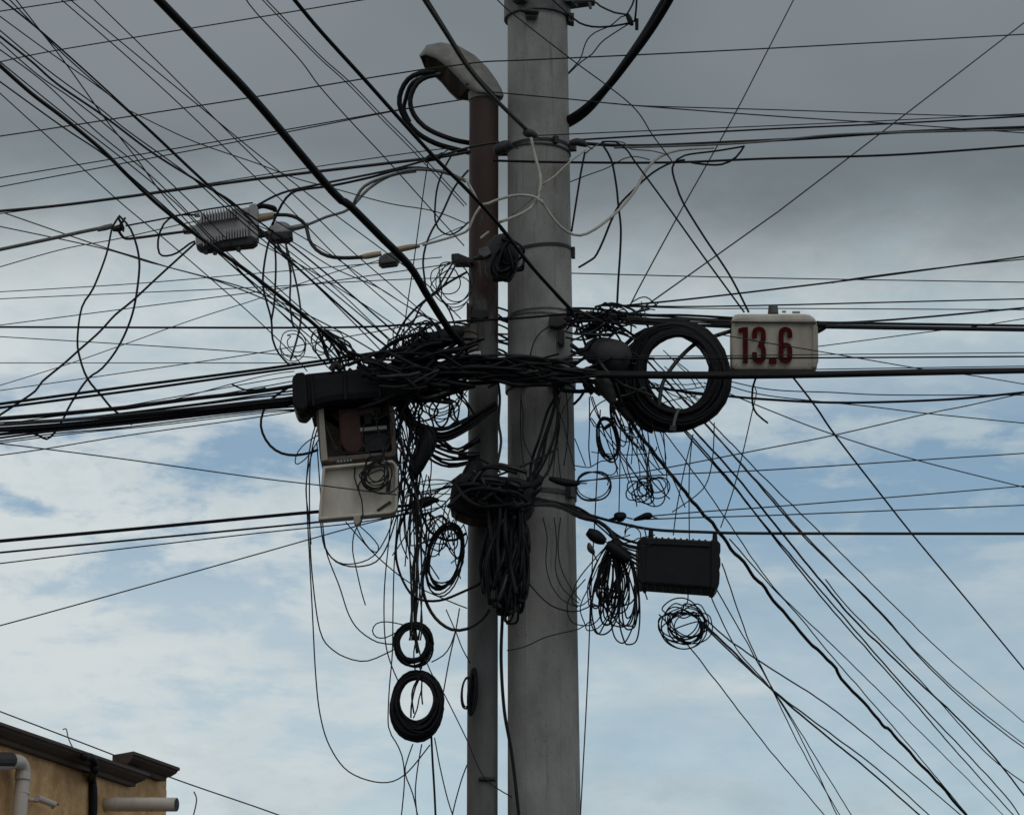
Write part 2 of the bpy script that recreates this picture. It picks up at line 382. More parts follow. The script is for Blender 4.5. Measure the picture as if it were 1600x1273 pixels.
lump('bolt', '748,1216 774,1217', DC-.07, [3.5, 3.5], 'brkt', riser, 10)
slab('clamp', parse('728,566 790,563 790,571 728,574'), DC-.085, .16, 'brkt', riser, .003)
tg = thing('number_tag', 'small white numbered tag on the conduit above the knot of cables', 'tag', at(742, 554, DC-.11))
slab('plate', parse('732,550 751,548 752,560 733,561'), DC-.11, .006, 'tag', tg, .001)
ck = MB()
for x in (737, 740.5, 744, 747.5): ck.bm(bevel_poly([(x, 552.6), (x+1.6, 552.4), (x+1.6, 557.2), (x, 557.4)], DC-.1125, .0025, 0))
ck.build('printed_digits', 'dark', tg)

# ------------------------------------------------------------------ building at the lower left
FA = R(18); FD = Vector((math.sin(FA), math.cos(FA), 0)); FN = Vector((math.cos(FA), -math.sin(FA), 0))
r0 = ray(0, 1150); F0 = Vector((0, 0, EYE)) + r0*(20/r0.y)
def fp(x, y, n=0.0):                    # photo direction -> (s, z) on the facade plane pushed out by n
    r = ray(x, y); o = Vector((0, 0, EYE)); t = ((F0 + FN*n) - o).dot(FN)/r.dot(FN); p = o + r*t
    return (p-F0).dot(FD), p.z
def fw(s, n, z): return Vector((F0.x, F0.y, 0)) + FD*s + FN*n + Vector((0, 0, z))
sE, _ = fp(260, 1250); sL, zL = fp(205, 1200)
_, zTop = fp(0, 1128, .12); s_b0, zB0 = fp(208, 1174, .1)
bld = thing('building', 'ochre rendered house with dark brown cornice at the lower left corner', 'building', fw(0, 0, 0))
def fbox(mb, s0, s1, n0, n1, z0, z1):
    q = [fw(s, n, z) for s in (s0, s1) for n in (n0, n1) for z in (z0, z1)]
    mb.add(q, [(0, 1, 3, 2), (4, 6, 7, 5), (0, 4, 5, 1), (2, 3, 7, 6), (0, 2, 6, 4), (1, 5, 7, 3)]); return mb
zc = zTop - .02
fbox(MB(), -6, sE, -5, 0, 0, zc-.01).build('wall', 'stucco', bld)
def moulding(s0, s1, ztop, h, out, name, nback=-.3, ret=False):
    pr = [(nback, 0), (out, 0), (out, -h*.20), (out-.012, -h*.24), (out-.02, -h*.40), (out*.62, -h*.62), (out*.40, -h*.74), (out*.36, -h*.98), (0.002, -h), (nback, -h)]
    vs, fs = [], []; n = len(pr); st = [s0 + (s1-s0)*i/6 for i in range(7)]
    for i, s in enumerate(st):
        for (a, b) in pr:
            ss = s
            if i == 6: ss = s - max(0, out-max(a, 0))*.55
            if i == 0 and ret: ss = s + max(0, out-max(a, 0))*.8
            vs.append(fw(ss, a, ztop+b))
    for i in range(6):
        for k in range(n): fs.append((i*n+k, i*n+(k+1) % n, (i+1)*n+(k+1) % n, (i+1)*n+k))
    fs.append(tuple(range(n-1, -1, -1))); fs.append(tuple(range(6*n, 7*n)))
    return obj(name, vs, fs, 'cornice', bld)
h1 = zTop - fp(0, 1163, .0)[1]
moulding(-6, sL+.02, zTop, h1, .13, 'cornice')
sU0 = fp(209, 1174, .13)[0]; sU1 = fp(281, 1205, .13)[0]; zU = fp(209, 1173, .13)[1]
fbox(MB(), sU0+.16, sE-.002, -.06, -.003, zc-.3, zU-.02).build('parapet', 'stucco', bld)
moulding(sU0, sU1, zU, h1*1.05, .13, 'cornice', -.075, True)
# pipes
def fpath(pts, n): return [fw(*((lambda q: (q[0], n, q[1]))(fp(x, y, n)))) for x, y in pts]
pz = catmull(fpath(parse('-40,1192 6,1192 20,1189 31,1191 36,1202 36,1216 32,1250 28,1300'), .09), 6)
pz += [pz[-1] + Vector((0, 0, -1.5))]
dp = MB().add(*tube(pz, .046, 16)).build('drain_pipe', 'pvc', bld, True)
for (a, b) in (('36,1206', '35,1218'), ('34,1236', '33.5,1240')):
    q = fpath(parse(a+' '+b), .09); MB().add(*tube(q, .051, 16)).build('pipe_joint', 'pvc', dp)
q = fpath(parse('-30,1187 16,1187'), .10); MB().add(*tube(q, .05, 12)).build('pipe_coupling', 'dark', dp)
sp_s, sp_z = fp(164, 1256, .0)
tip_s, tip_z = fp(272, 1269, .62)
A, B = fw(sp_s, -.02, sp_z), fw(sp_s+.04, .78, sp_z-.03)
B = A.lerp(B, .66)
spout = MB().add(*tube([A.lerp(B, i/6) for i in range(7)], .046, 18)).build('spout_pipe', 'pvc', bld, True)
for u in (.22, .46, .66): MB().add(*tube([A.lerp(B, u-.012), A.lerp(B, u+.012)], .0485, 18)).build('pipe_joint', 'pvc', spout)
MB().add(*tube([A.lerp(B, .985), A.lerp(B, 1.004)], .043, 18)).build('pipe_mouth', 'dark', spout)
q = catmull(fpath(parse('44,1248 58,1250 62,1247'), .05), 4); tapo = MB().add(*tube(q, .014, 8)).build('wall_tap', 'pvc', bld, True)
q = fpath(parse('58,1246 84,1256'), .08); MB().add(*tube(q, .022, 10)).build('tap_spout', 'pvc', tapo)
q = fpath(parse('82,1262 84,1255 91,1256'), .09); MB().add(*tube(q, .008, 6)).build('tap_handle', 'inner', tapo)
q = catmull(fpath(parse('130,1182 140,1182 147,1190'), .17) + fpath(parse('147,1198 148,1204'), .16) + fpath(parse('144,1216 146,1240 145,1290'), .03), 5)
tag(MB().add(*tube(q, .028, 8)).build('draped_cable', 'k', None, True), 'black cable draped over the cornice and down the ochre wall', 'cable')
q = catmull([at(x, y, 19.5) for x, y in parse('98,1139 103,1138 105,1144 106,1150 109,1158 113,1166 116,1170')], 4)
tag(MB().add(*tube(q, .004, 5)).build('stub_wire', 's', None, True), 'thin pale bent wire sticking up from the roof edge', 'wire')
q = catmull([at(x, y, 21.3) for x, y in parse('303,1236 307,1246 306,1258 302,1275 300,1290')], 4)
tag(MB().add(*tube(q, .005, 5)).build('stub_wire', 's', None, True), 'thin pale twig of wire hanging right of the house corner', 'wire')

# ------------------------------------------------------------------ wires crossing the picture
W = wire
G_SP = 'long spans crossing the sky at the upper left'
W('thin black wire cutting across the extreme upper left corner', 2.4, (17, 17), '0,18 118,0', 'b', group=G_SP)
W('thin black wire high at left, rising to the top edge left of the weatherhead', 2.4, (17, 16), '0,97 100,77 400,28 568,0', 'b', group=G_SP)
W('thin black wire crossing the weatherhead and concrete pole, rising to the upper right', 2.6, (13.9, 13.15, 13.1, 14.5), '0,213 100,198 390,153 540,128 660,109 700,104 755,97 800,95 890,91 1200,76 1600,54', 'b', group=G_SP)
W('thin black wire, upper of a close pair meeting the neck of the weatherhead', 2.3, (14.5, 13.3), '0,278 400,211 610,174 715,157', 'b', group=G_SP)
W('thin black wire, lower of a close pair meeting the neck of the weatherhead', 2.3, (14.6, 13.34), '0,292 400,216 610,175 722,156', 'b', group=G_SP)
W('thin black wire crossing the pole below the weatherhead, sinking to the right edge', 2.4, (13.32, 13.2, 15), '770,144 800,147 888,155 990,165 1200,181 1400,194 1600,208', 'b', group=G_SP)
W('thin black wire splitting off right of the pole and running nearly level', 2.2, (13.3, 15), '960,162 1010,166 1200,171.5 1500,181 1600,180', 'b', group=G_SP)
W('thick black service cable rising from the left edge to the strap by the conduit', 5.4, (14.5, 13.25), '0,330 120,318 400,280 600,256 690,245 735,237', name='service_cable', cat='cable')
W('thin wire just beneath the thick cable that rises to the strap by the conduit', 2, (14.5, 13.28), '0,334 110,319 300,291 440,269 600,245 690,233 720,232', 'b')
W('very thick black cable falling from the top edge to the knot at the conduit', 13, (10.6, 13.1), '248,0 330,85 400,159 520,300 545,320 595,370 640,416 668,462 700,512 728,545', 'k', 'power_cable', 'cable')
W('thick black cable falling from the top edge past the weatherhead loops', 6.2, (11, 13.1), '460,0 500,48 570,125 620,181 680,247 730,297 780,352 830,416 895,487', 'k', 'power_cable', 'cable')
W('black twisted cable crossing the pole front down to the clamps on the right', 4.5, (13.12, 13.1, 13.2), '782,357 800,378 830,414 870,462 893,487 905,512 917,545', 'k', 'power_cable', 'cable')
W('stout grey-green guy cable crossing the weatherhead to the knotted strap', 7, (11.5, 13.2), '663,0 700,57 730,104 770,151 800,181 826,206', 'g', 'guy_cable', 'cable')
W('thick cable lying along the grey-green guy cable above the weatherhead', 4.5, (11.52, 13.22), '668,0 696,45 735,106 772,148', 'k', 'guy_cable', 'cable')

# fan of drop wires from the upper left corner to the knot
F = [
 ('l', 2.3, '0,26 60,70 100,98 200,172 320,283 400,352 520,447 600,522 648,562'),
 ('l', 2.6, '0,48 75,110 150,165 200,205 290,270 345,318 400,366 480,433 560,512 605,558'),
 ('l', 4.0, '0,57 50,97 90,132 160,180 240,240 320,290 370,322 430,385 500,450 590,530 640,566'),
 ('l', 2.4, '0,66 60,118 120,160 200,225 300,318 372,392 440,455 520,525 565,568'),
 ('l', 2.4, '0,78 70,130 150,205 230,270 280,318 340,380 420,455 500,530 540,572'),
 ('l', 2.4, '0,97 100,178 200,255 275,318 330,375 420,470 470,520 512,574'),
 ('l', 6.2, '0,103 50,147 100,185 160,235 200,275 245,318 300,362 350,398 400,434 470,489 497,512 540,548 575,582'),
 ('l', 2.8, '0,128 100,200 160,240 220,290 290,352 360,412 430,470 480,512 530,562'),
 ('l', 2.2, '0,146 120,255 190,318 260,376 330,436 400,498 452,548 480,580'),
 ('t', 3.2, '3,0 60,46 130,108 200,172 325,290 400,343 470,395 560,470 640,540 665,565'),
 ('t', 2.6, '15,0 100,86 205,179 330,296 400,358 500,440 590,515 630,555'),
 ('t', 2.5, '25,0 58,42 103,100 160,180 185,212 215,250 245,292 268,320 330,385 390,440 430,480 500,540 530,570'),
 ('t', 2.3, '96,0 200,90 290,172 400,278 445,318 530,405 600,468 690,540'),
 ('t', 2.3, '110,0 200,75 310,165 400,239 503,320 600,392 660,438 720,498'),
 ('t', 2.3, '147,0 250,100 330,180 400,249 475,320 545,388 640,470 705,528'),
 ('t', 2.4, '385,0 400,20 467,92 500,136 550,192 600,245 667,320 725,384'),
 ('t', 2.2, '410,0 437,28 498,90 543,131 598,188 648,239 725,322'),
 ('t', 2.2, '416,0 442,27 502,89 547,129 602,186 653,237 729,320'),
]
for i, (e, w, p) in enumerate(F):
    W('', w, (10.8+rnd.random()*1.2, 13.15+rnd.uniform(-.08, .06)), p, 'k' if w > 2.5 else 'b', 'drop_wire', key='fan_'+e)
ordinal('fan_l', 'drop wire of the upper left fan, {} from top along the left edge', lambda p: p[0][1], 'drop wires fanning from the upper left')
ordinal('fan_t', 'drop wire of the upper left fan, {} from left along the top edge', lambda p: p[0][0], 'drop wires fanning from the upper left')
# middle of the fan: wires that appear below the amplifier
for w, p in ((2.2, '200,172 300,220 400,255 460,278 530,297 608,318 678,330 730,350'), (2.2, '385,345 450,374 520,418 590,449 640,480 720,520'),
             (2.2, '395,375 480,420 560,470 640,522 700,550'), (2.2, '430,345 520,400 600,455 680,505')):
    W('', w, (12.6, 13.2), p, 'b', 'drop_wire', key='fan_m')
ordinal('fan_m', 'short drop wire between amplifier and knot, {} from the top at its left end', lambda p: p[0][1], 'drop wires below the amplifier')

# level wires at the left
W('grey armoured coax rising from the left edge to the clamp left of the amplifier', 6, (13.8, 13.4), '0,390 80,373 130,362 176,353', 's', 'coax_cable', 'cable')
W('black coax between the clamp and the finned amplifier', 5, (13.4, 13.45), '183,357 190,368 197,373 212,372 250,367 295,361', 'k', 'coax_cable', 'cable')
W('steel strand running above the coax from the clamp to the amplifier', 3, (13.4, 13.45), '196,353 260,341 320,328 395,317', 'b', 'strand_wire')
W('black strand leaving the amplifier right for the strap on the conduit', 4, (13.45, 13.2), '395,325 440,302 500,288 540,280 600,268 640,258 690,243 740,229 780,222', 'k', 'strand_wire')
W('dark cable bowed above the small tap toward the conduit strap', 4, (13.4, 13.2), '425,352 440,320 455,302 475,296 520,290 580,277 620,266 655,262 700,272 728,282', 'k', 'coax_cable', 'cable')
W('black cable looping from the clamp left of the amplifier down across the bundle', 3.6, (13.35, 13.1), '188,338 176,354 166,398 146,450 128,480 121,530 125,560 137,592 160,620 173,636 190,650 206,663', 'k', 'loop_cable', 'cable')
W('black cable looping right from the clamp then down to the left edge bundle', 3.6, (13.35, 13.05), '186,337 204,358 216,395 217,430 207,490 186,540 160,575 137,592 111,630 98,656 85,676 73,686 60,680 40,673', 'k', 'loop_cable', 'cable')
W('wavy black cable from the amplifier corner down to the left edge', 3.8, (13.4, 12.9), '305,380 250,430 207,470 180,492 155,519 120,550 100,568 66,596 55,611 20,635 -6,652', 'k', 'loop_cable', 'cable')
W('black cable looping left of the amplifier from its upper port to its lower corner', 3.4, (13.45, 13.4), '306,336 275,337 256,350 247,375 249,396 260,400 277,395 296,381 305,377', 'k', 'loop_cable', 'cable')
W('thick black coax from the amplifier right, sagging to the tan splitter fitting', 6, (13.45, 13.35), '428,336 448,336 465,341 478,353 483,374 494,390 512,400 535,403 566,402', 'k', 'coax_cable', 'cable')
W('grey coax from the small tap up across the thick cable', 5, (13.4, 13.6), '452,357 478,352 510,339 545,327 575,296 610,275 650,268', 's', 'coax_cable', 'cable')
W('grey coax arching from the thick cable to the conduit and down its face', 5, (13.3, 13.2), '552,320 563,298 580,285 620,271 650,265 690,268 712,275 728,284', 's', 'coax_cable', 'cable')
for w, p, d in ((2, '0,417 100,389 185,373 295,348 330,343', (14.5, 13.5)), (2.4, '7,333 155,384 217,403 265,418 330,436 400,462 480,500 540,545', (14.5, 13.1)), (2.4, '0,354 155,387 230,409 265,418 400,456 520,512 590,552', (14.5, 13.1)),
             (1.9, '0,456 200,444 380,429 590,411 690,402', (16, 14)), (1.9, '0,467 200,458 400,449 575,439 725,433', (16, 14)), (2, '0,508 200,482 400,456 590,429 712,411', (16, 14)),
             (1.7, '0,602 100,571 200,536 300,500 400,468 470,443 540,420 600,404 728,352', (16, 14))):
    W('', w, d, p, 'b', 'overhead_wire', key='lv')
ordinal('lv', 'thin wire over pale sky below the left coax, {} down the left edge', lambda p: p[0][1], 'thin level wires at the left')
W('level black cable crossing the picture left of the conduit and over the pole', 3.8, (14, 13.15), '0,511 400,512 560,511 640,507 700,504 730,501 800,498 893,490', 'k', 'service_cable', 'cable')
for w, p, d in ((1.9, '0,526 200,538 400,551 495,559', (15, 13.5)), (1.7, '0,567 400,567 470,567', (16, 13.6)), (1.9, '0,610 140,590 300,567 400,552 520,530 600,516 650,506', (16, 13.6))):
    W('', w, d, p, 'b', 'overhead_wire', key='lw')
ordinal('lw', 'thin wire between level black cable and left bundle, {} down the left edge', lambda p: p[0][1], 'thin wires above the left bundle')
# the bundle along the left edge
B_ = [(5.2, '0,631 200,604 400,578 520,561 600,549 650,541', 'k', (12.6, 13.05)), (4.6, '0,637 200,611 400,583 480,572 560,560', 'k', (12.6, 13.1)), (6.5, '0,654 100,646 200,636 300,623 400,612 465,602', 'k', (12.5, 13.05)),
      (2, '150,642 230,628 400,597 462,587', 'b', (12.9, 13.1)), (2, '170,642 240,632 400,590 460,580', 'b', (12.9, 13.1)), (3, '120,654 300,632 400,618 462,610', 'k', (12.7, 13.1)),
      (5, '0,664 100,657 200,648 320,636 400,627 470,620', 'k', (12.5, 13.05)), (4.6, '0,669 100,662 200,652 320,640 400,631 470,624', 'k', (12.6, 13.0)), (5.2, '0,673 100,666 210,655 320,643 400,633 470,627', 'k', (12.55, 13.05)), (4.4, '0,678 90,669 200,660 300,648 400,637 475,630', 'k', (12.55, 13.1)), (3, '0,660 110,654 220,643 330,630 400,621 470,614', 'k', (12.7, 13.1)), (3.6, '0,684 80,674 200,662 400,640 480,634', 'k', (12.5, 13.1)),
      (2.2, '0,663 90,650 200,638 320,620 400,606 460,595', 'b', (12.7, 13.15)), (2.6, '0,689 90,677 200,667 400,643 480,640', 'b', (12.5, 13.1)), (2, '0,692 110,678 250,664 400,646 482,640', 'b', (12.5, 13.15)), (2.2, '0,680 120,668 260,652 400,628 466,618', 'b', (12.6, 13.1)), (2.1, '0,711 65,702 200,680 400,652 485,638', 'b', (12.4, 13.2))]
for w, p, m, d in B_: W('', w, d, p, m, 'service_cable' if w > 3 else 'overhead_wire', 'cable' if w > 3 else 'wire', key='bund')
ordinal('bund', 'black line of the heavy left bundle entering the splice closure, {} from the top', lambda p: p[-1][1]+.001*p[0][1], 'cables of the left bundle')
W('short black wire stub curling off the left bundle before the splice closure', 3, (12.9, 12.95), '362,600 372,605 384,609 400,609 415,606', 'k', 'wire_stub')
W('thin bluish wire sinking from the left edge across the open cabinet lid', 2.3, (12.4, 12.95), '0,693 60,700 200,718 400,746 500,758 620,773', 'b')
W('stout black cable rising from the left edge to the cabinet lid', 5.8, (12.6, 13.3), '0,845 200,827 400,808 500,799 620,791 662,787', 'k', 'service_cable', 'cable')
W('black wire just below the stout cable that meets the cabinet lid', 3.4, (12.6, 13.3), '0,863 200,844 400,825 500,815 600,803 660,789', 'k', 'service_cable', 'cable')
W('thin black wire, lower neighbour of the cables meeting the cabinet lid', 2.3, (12.6, 13.3), '0,880 200,856 400,833 560,816 640,800', 'b')
W('lone thin wire climbing from the left edge to below the cabinet lid', 2.3, (12.4, 13.3), '0,977 85,954 200,922 400,866 560,821 640,802 700,790', 'b')
W('thin wire slanting down behind the parapet of the ochre house', 2.4, (24, 25), '0,1111 165,1174 275,1217 400,1260 450,1278', 'b')

# ------------------------------------------------------------------ right side
W('thin wire falling steeply from the top edge to the right cable bundle', 2.4, (15.5, 13.4), '1240,0 1200,78 1150,175 1100,265 1070,318 1010,428 985,476', 'b')
W('thin wire slanting from the upper right corner down to the right bundle', 2.5, (16, 13.4), '1600,36 1400,190 1230,320 1200,342 1020,470 988,492', 'b')
W('thin wire slanting off the pole top rightward to the cable below the strap', 2.4, (13.0, 13.3), '777,0 800,21 890,91 985,163 1020,212 1050,252', 'b')
W('thin black wire beginning at the top collar and crossing the pole edge', 2.6, (13.1, 13.3), '856,-6 872,8 885,20 893,30', 'k')
W('black drop cable bending from the strap cables down to the white numbered box', 3.4, (13.3, 13.25), '1162,229 1120,236 1070,243 1053,256 1051,270 1058,293 1068,318 1100,370 1140,430 1170,488', 'k', 'drop_wire')
W('black drop cable, left of two running down to the white numbered box', 3.2, (13.25, 13.3), '940,222 962,222 980,235 990,250 1040,318 1100,402 1163,488', 'k', 'drop_wire')
for w, p, m, d in ((2.1, '840,212 1000,205 1200,197 1400,188 1600,178', 'b', (13.3, 15)), (3.2, '900,219 1000,213 1200,202 1400,193 1600,182', 'k', (13.4, 15)), (5.6, '905,224 1000,228 1150,222 1250,217 1400,207 1600,199', 'k', (13.35, 15)),
                   (3.6, '960,231 1100,227 1200,221 1300,211 1420,207 1600,203', 's', (13.35, 14.8)), (4.2, '770,251 800,252 900,254 1050,254 1200,248 1400,242 1600,228', 'k', (13.15, 14.5))):
    W('', w, d, p, m, 'service_cable' if w > 3 else 'overhead_wire', 'cable', key='rstrap')
ordinal('rstrap', 'line leaving the pole strap for the right edge, {} from the top', lambda p: p[-1][1], 'lines leaving the pole strap to the right')
W('thick black cable sweeping from the top edge down behind the pole', 13, (12.9, 13.55), '1052,-14 1045,2 1015,50 978,100 950,135 920,165 888,187 850,200', 'k', 'power_cable', 'cable')
W('thick black cable hugging the sweep from the top edge toward the pole', 12, (12.95, 13.6), '1045,-10 1034,8 1008,52 972,105 940,148 915,176 888,194 850,208', 'b', 'power_cable', 'cable')
W('thick black cable looping from the weatherhead mouth, outer of the pair', 8.6, (13.36, 13.6), '680,112 655,115 638,124 627,142 624,162 632,184 652,208 680,224 710,233 745,240 800,240', 'k', 'power_cable', 'cable')
W('thick black cable looping from the weatherhead mouth, inner of the pair', 8.4, (13.36, 13.6), '690,116 668,120 652,130 643,147 641,163 647,180 663,198 690,212 730,223 800,228', 'k', 'power_cable', 'cable')
W('third thick black cable squeezed against the outer weatherhead loop', 7, (13.4, 13.6), '674,118 652,124 640,136 634,155 631,172 640,190', 'k', 'power_cable', 'cable')
W('dark jumper sagging from the top bracket to the insulated splice right of the pole', 3.6, (13.3, 13.3), '896,4 926,2 938,10 960,20 978,23 985,30', 'k', 'jumper_wire')
W('dark jumper sagging below the collar to the insulated splice right of the pole', 3.6, (13.3, 13.3), '872,18 892,26 905,36 925,42 950,42 980,37 996,31', 'k', 'jumper_wire')
W('dark wire rising from the jumper splice to the top edge', 3.4, (13.3, 13.0), '992,32 994,15 995,-6', 'k', 'jumper_wire')
W('dark wire angled up from the jumper splice, left of the upright one', 3, (13.3, 13.0), '980,22 988,8 992,-6', 'k', 'jumper_wire')
W('thin wire snaking from the jumper splice back to the pole edge', 2.4, (13.3, 13.4), '983,24 970,27 955,40 930,51 918,62 912,76 906,94 888,114', 'b', 'jumper_wire')
W('thin wire bowed from the jumper splice down to the pole edge', 2.4, (13.3, 13.4), '985,36 966,48 945,62 935,72 925,85 908,97 888,116', 'b', 'jumper_wire')
lumpj = lump('insulated_splice', '979,22 983,29 986,37 990,38', 13.29, [3, 4.5, 4, 2], 'k'); tag(lumpj, 'stubby black insulated splice joining the jumpers right of the collar', 'splice')
lumpj = lump('wire_cap', '995,30 995,47', 13.29, [3, 2.8], 'k'); lumpj.name = 'wire_end_splice'; tag(lumpj, 'black wire cap pointing down beside the jumper splice', 'splice')

W('grey cable looping below the strap lines near the steep wire', 3.4, (13.4, 13.4), '1163,228 1150,246 1128,257 1100,257 1080,254', 'k', 'loop_cable', 'cable')
W('pale cable swinging from the strap lines round to the pole front', 4.6, (13.5, 13.15), '1115,231 1060,235 1030,246 1010,265 992,298 965,330 930,358 906,368 886,362 868,346 853,325 845,312', 'w', 'loop_cable', 'cable')
W('dark loose cable hooking down right of the pole to a free end', 3.6, (13.4, 13.3), '1070,250 1050,254 1020,270 990,297 968,320 955,345 943,375 932,398 924,406 904,418', 'k', 'loose_cable', 'cable')
W('white cable falling from the knotted strap and curling left across the pole', 5, (13.2, 13.13), '829,212 835,240 842,265 845,285 841,308 828,326 806,338 780,347', 'w', 'loop_cable', 'cable')
W('white cable arching over the gap between conduit and pole', 5, (13.12, 13.14), '728,280 738,298 752,320 775,313 800,306 820,305 838,309 848,318', 'w', 'loop_cable', 'cable')
W('white cable crossing the conduit face from the arch down to the left', 4.2, (13.12, 13.2), '752,321 742,336 735,352 728,362 700,372 660,383', 'w', 'loop_cable', 'cable')
W('slim white wire slanting from the strap clamp down the pole face', 3, (13.2, 13.14), '916,234 888,255 866,276 848,288', 'w', 'loop_cable', 'cable')
W('slim grey wire slanting behind the white curl on the pole', 2.2, (13.16, 13.14), '846,298 828,314 800,336', 's', 'loop_cable', 'cable')
W('black wire hanging from the strap clamp down the pole right edge', 3.2, (13.3, 13.3), '914,238 908,268 902,305 893,362', 'k', 'drop_wire')
W('black wire falling from the strap clamp to the clamps of the right bundle', 3.8, (13.35, 13.3), '940,224 955,250 963,290 966,320 970,355 969,395 966,440 964,482', 'k', 'drop_wire')
W('thin wire arching from the pole edge under the strap lines', 2, (13.5, 13.5), '889,285 915,275 950,262 975,248 995,245 1015,250', 'b')
W('grey wire from the strap clamp dipping among the strap lines', 2.4, (13.4, 13.4), '915,240 930,228 950,221 975,223 985,233 1020,236 1045,243', 's')

RL = [(3, '980,477 1080,467 1200,453 1340,436 1600,401', 'k', (13.4, 15)), (2.4, '1300,442 1345,434 1480,417 1600,405', 'b', (14, 15)), (2.1, '893,427 1200,434.5 1600,441', 'b', (13.9, 15)),
      (2.8, '940,476 1060,479 1200,477 1400,472 1600,467', 'k', (13.5, 15)), (2, '940,478 1100,482 1225,482 1600,484', 'b', (13.6, 15)), (3.2, '1270,504 1340,503 1450,495 1600,481', 'k', (13.4, 14.5)),
      (4.6, '1276,504 1400,506 1600,509', 'k', (13.4, 14.5)), (7, '1285,510 1400,512 1600,515', 'k', (13.4, 14.5)), (1.9, '1000,560 1150,556 1280,541 1470,516 1510,512 1600,498', 'b', (13.9, 14.5)), (2, '1120,522 1150,527 1200,536 1280,549 1450,578 1515,586 1600,600', 'b', (13.17, 13.15, 14.5)),
      (2, '890,556 1100,556 1280,554 1600,551', 'b', (13.14, 13.14, 13.2, 14)), (3, '800,561 890,561 1100,560 1280,559 1600,557', 'k', (13.13, 13.13, 13.2, 14)), (2, '1130,580 1280,577 1600,572', 'b', (13.3, 14)), (9.5, '860,584 893,585 1000,587 1200,587 1400,583 1600,579', 'k', (13.06, 13.06, 13.1, 13.9)), (6, '870,578 900,581 1050,583 1250,583 1450,579 1600,577', 'k', (13.08, 13.08, 13.12, 14))]
for w, p, m, d in RL: W('', w, d, p, m, 'service_cable' if w > 3.1 else 'overhead_wire', 'cable' if w > 3.1 else 'wire', key='rl')
ordinal('rl', 'line level with the white numbered box, {} down the right edge', lambda p: p[-1][1], 'lines at the level of the white numbered box')
RB = [(2, '1110,588 1200,608 1300,613 1395,617 1600,617', 'b', (13.5, 15)), (4.2, '880,595 985,602 1100,615 1200,624 1320,629 1480,624 1600,613', 'k', (13.2, 14.5)), (2.1, '880,757 960,744 1050,729 1200,700 1302,680 1450,646 1510,634 1600,614', 'b', (13.5, 16)),
      (2, '1130,600 1200,618 1350,634 1450,646 1600,661', 'b', (13.5, 15)), (2.1, '1100,598 1200,640 1300,678 1430,718 1600,761', 'b', (13.5, 16)), (2.2, '880,753 1050,741 1200,734 1430,719 1600,708', 'b', (13.6, 16)),
      (2.1, '1016,806 1100,799 1200,792 1400,776 1600,759', 'b', (13.3, 16)), (2.1, '1010,811 1100,808 1200,805 1400,797 1600,789', 'b', (13.3, 16)), (4.8, '850,782 880,792 920,804 960,815 1020,827 1100,831 1200,833 1600,833.5', 'k', (13.2, 14.5))]
for w, p, m, d in RB: W('', w, d, p, m, 'service_cable' if w > 3.1 else 'overhead_wire', 'cable' if w > 3.1 else 'wire', key='rb')
ordinal('rb', 'line over blue sky below the numbered box, {} down the right edge', lambda p: p[-1][1]+.01*p[0][1], 'lines over the blue sky at the right')
W('thin black wire falling from the white numbered box to the right edge', 3, (13.5, 18), '1238,588 1275,636 1305,680 1380,777 1430,840 1525,954 1605,1051', 'k', 'drop_wire')
W('small hooked black wire end dangling below the white numbered box', 3.4, (13.35, 13.35), '1183,586 1176,606 1176,632 1183,647 1200,661', 'k', 'wire_stub')
W('thin wire dropping from below the numbered box to the black terminal box', 2, (13.5, 13.4), '1176,600 1182,612 1176,640 1160,710 1145,768 1126,824', 'b', 'loose_wire')
LR = [(5.4, '970,630 1000,680 1060,755 1130,840 1200,926 1240,974 1262,1000 1293,1030 1320,1066 1348,1095 1378,1131 1387,1136 1413,1166 1450,1205 1500,1262 1520,1285', 'k', (13.2, 19)),
      (2.2, '1140,842 1200,910 1250,964 1300,1025 1400,1140 1470,1222 1512,1273', 'b', (13.6, 19)), (2.8, '1075,676 1140,750 1200,828 1300,952 1410,1076 1500,1180 1590,1280', 'k', (13.4, 19)), (3.2, '1088,676 1150,744 1210,818 1322,954 1380,1012 1432,1062 1500,1125 1560,1190 1606,1250', 'k', (13.4, 19)),
      (2.8, '1080,686 1150,765 1200,826 1310,954 1420,1080 1560,1230 1598,1280', 'k', (13.4, 19.5)), (2.6, '1105,666 1200,770 1255,833 1372,954 1430,1016 1510,1092 1605,1166', 's', (13.4, 20)), (2.8, '1108,668 1200,774 1260,842 1376,956 1440,1030 1520,1106 1605,1172', 'b', (13.4, 20)),
      (2.2, '1115,664 1200,752 1285,835 1405,954 1490,1035 1605,1132', 'b', (13.4, 20)), (2, '1040,678 1110,775 1200,906 1245,954 1330,1036 1450,1155 1575,1280', 'b', (13.5, 20)), (2.2, '1290,905 1330,954 1440,1065 1540,1175 1604,1225', 'b', (16, 20)),
      (2.4, '1095,960 1140,1000 1200,1041 1300,1106 1400,1187 1510,1280', 'b', (13.4, 19)), (3, '1098,972 1150,1022 1205,1076 1280,1140 1360,1205 1445,1280', 'k', (13.4, 19)), (2.6, '1100,978 1150,1026 1208,1078 1290,1140 1370,1200 1460,1280', 'b', (13.4, 19)),
      (2.3, '1030,960 1072,1004 1130,1078 1200,1168 1296,1282', 'b', (13.4, 18)), (2.1, '1105,918 1150,1012 1205,1076 1250,1150 1312,1282', 'b', (13.6, 18)), (2.1, '1118,918 1165,1000 1205,1072 1236,1120 1336,1282', 'b', (13.6, 18)), (2.1, '1128,880 1170,1000 1198,1058 1250,1166 1290,1235 1318,1282', 'b', (13.6, 18))]
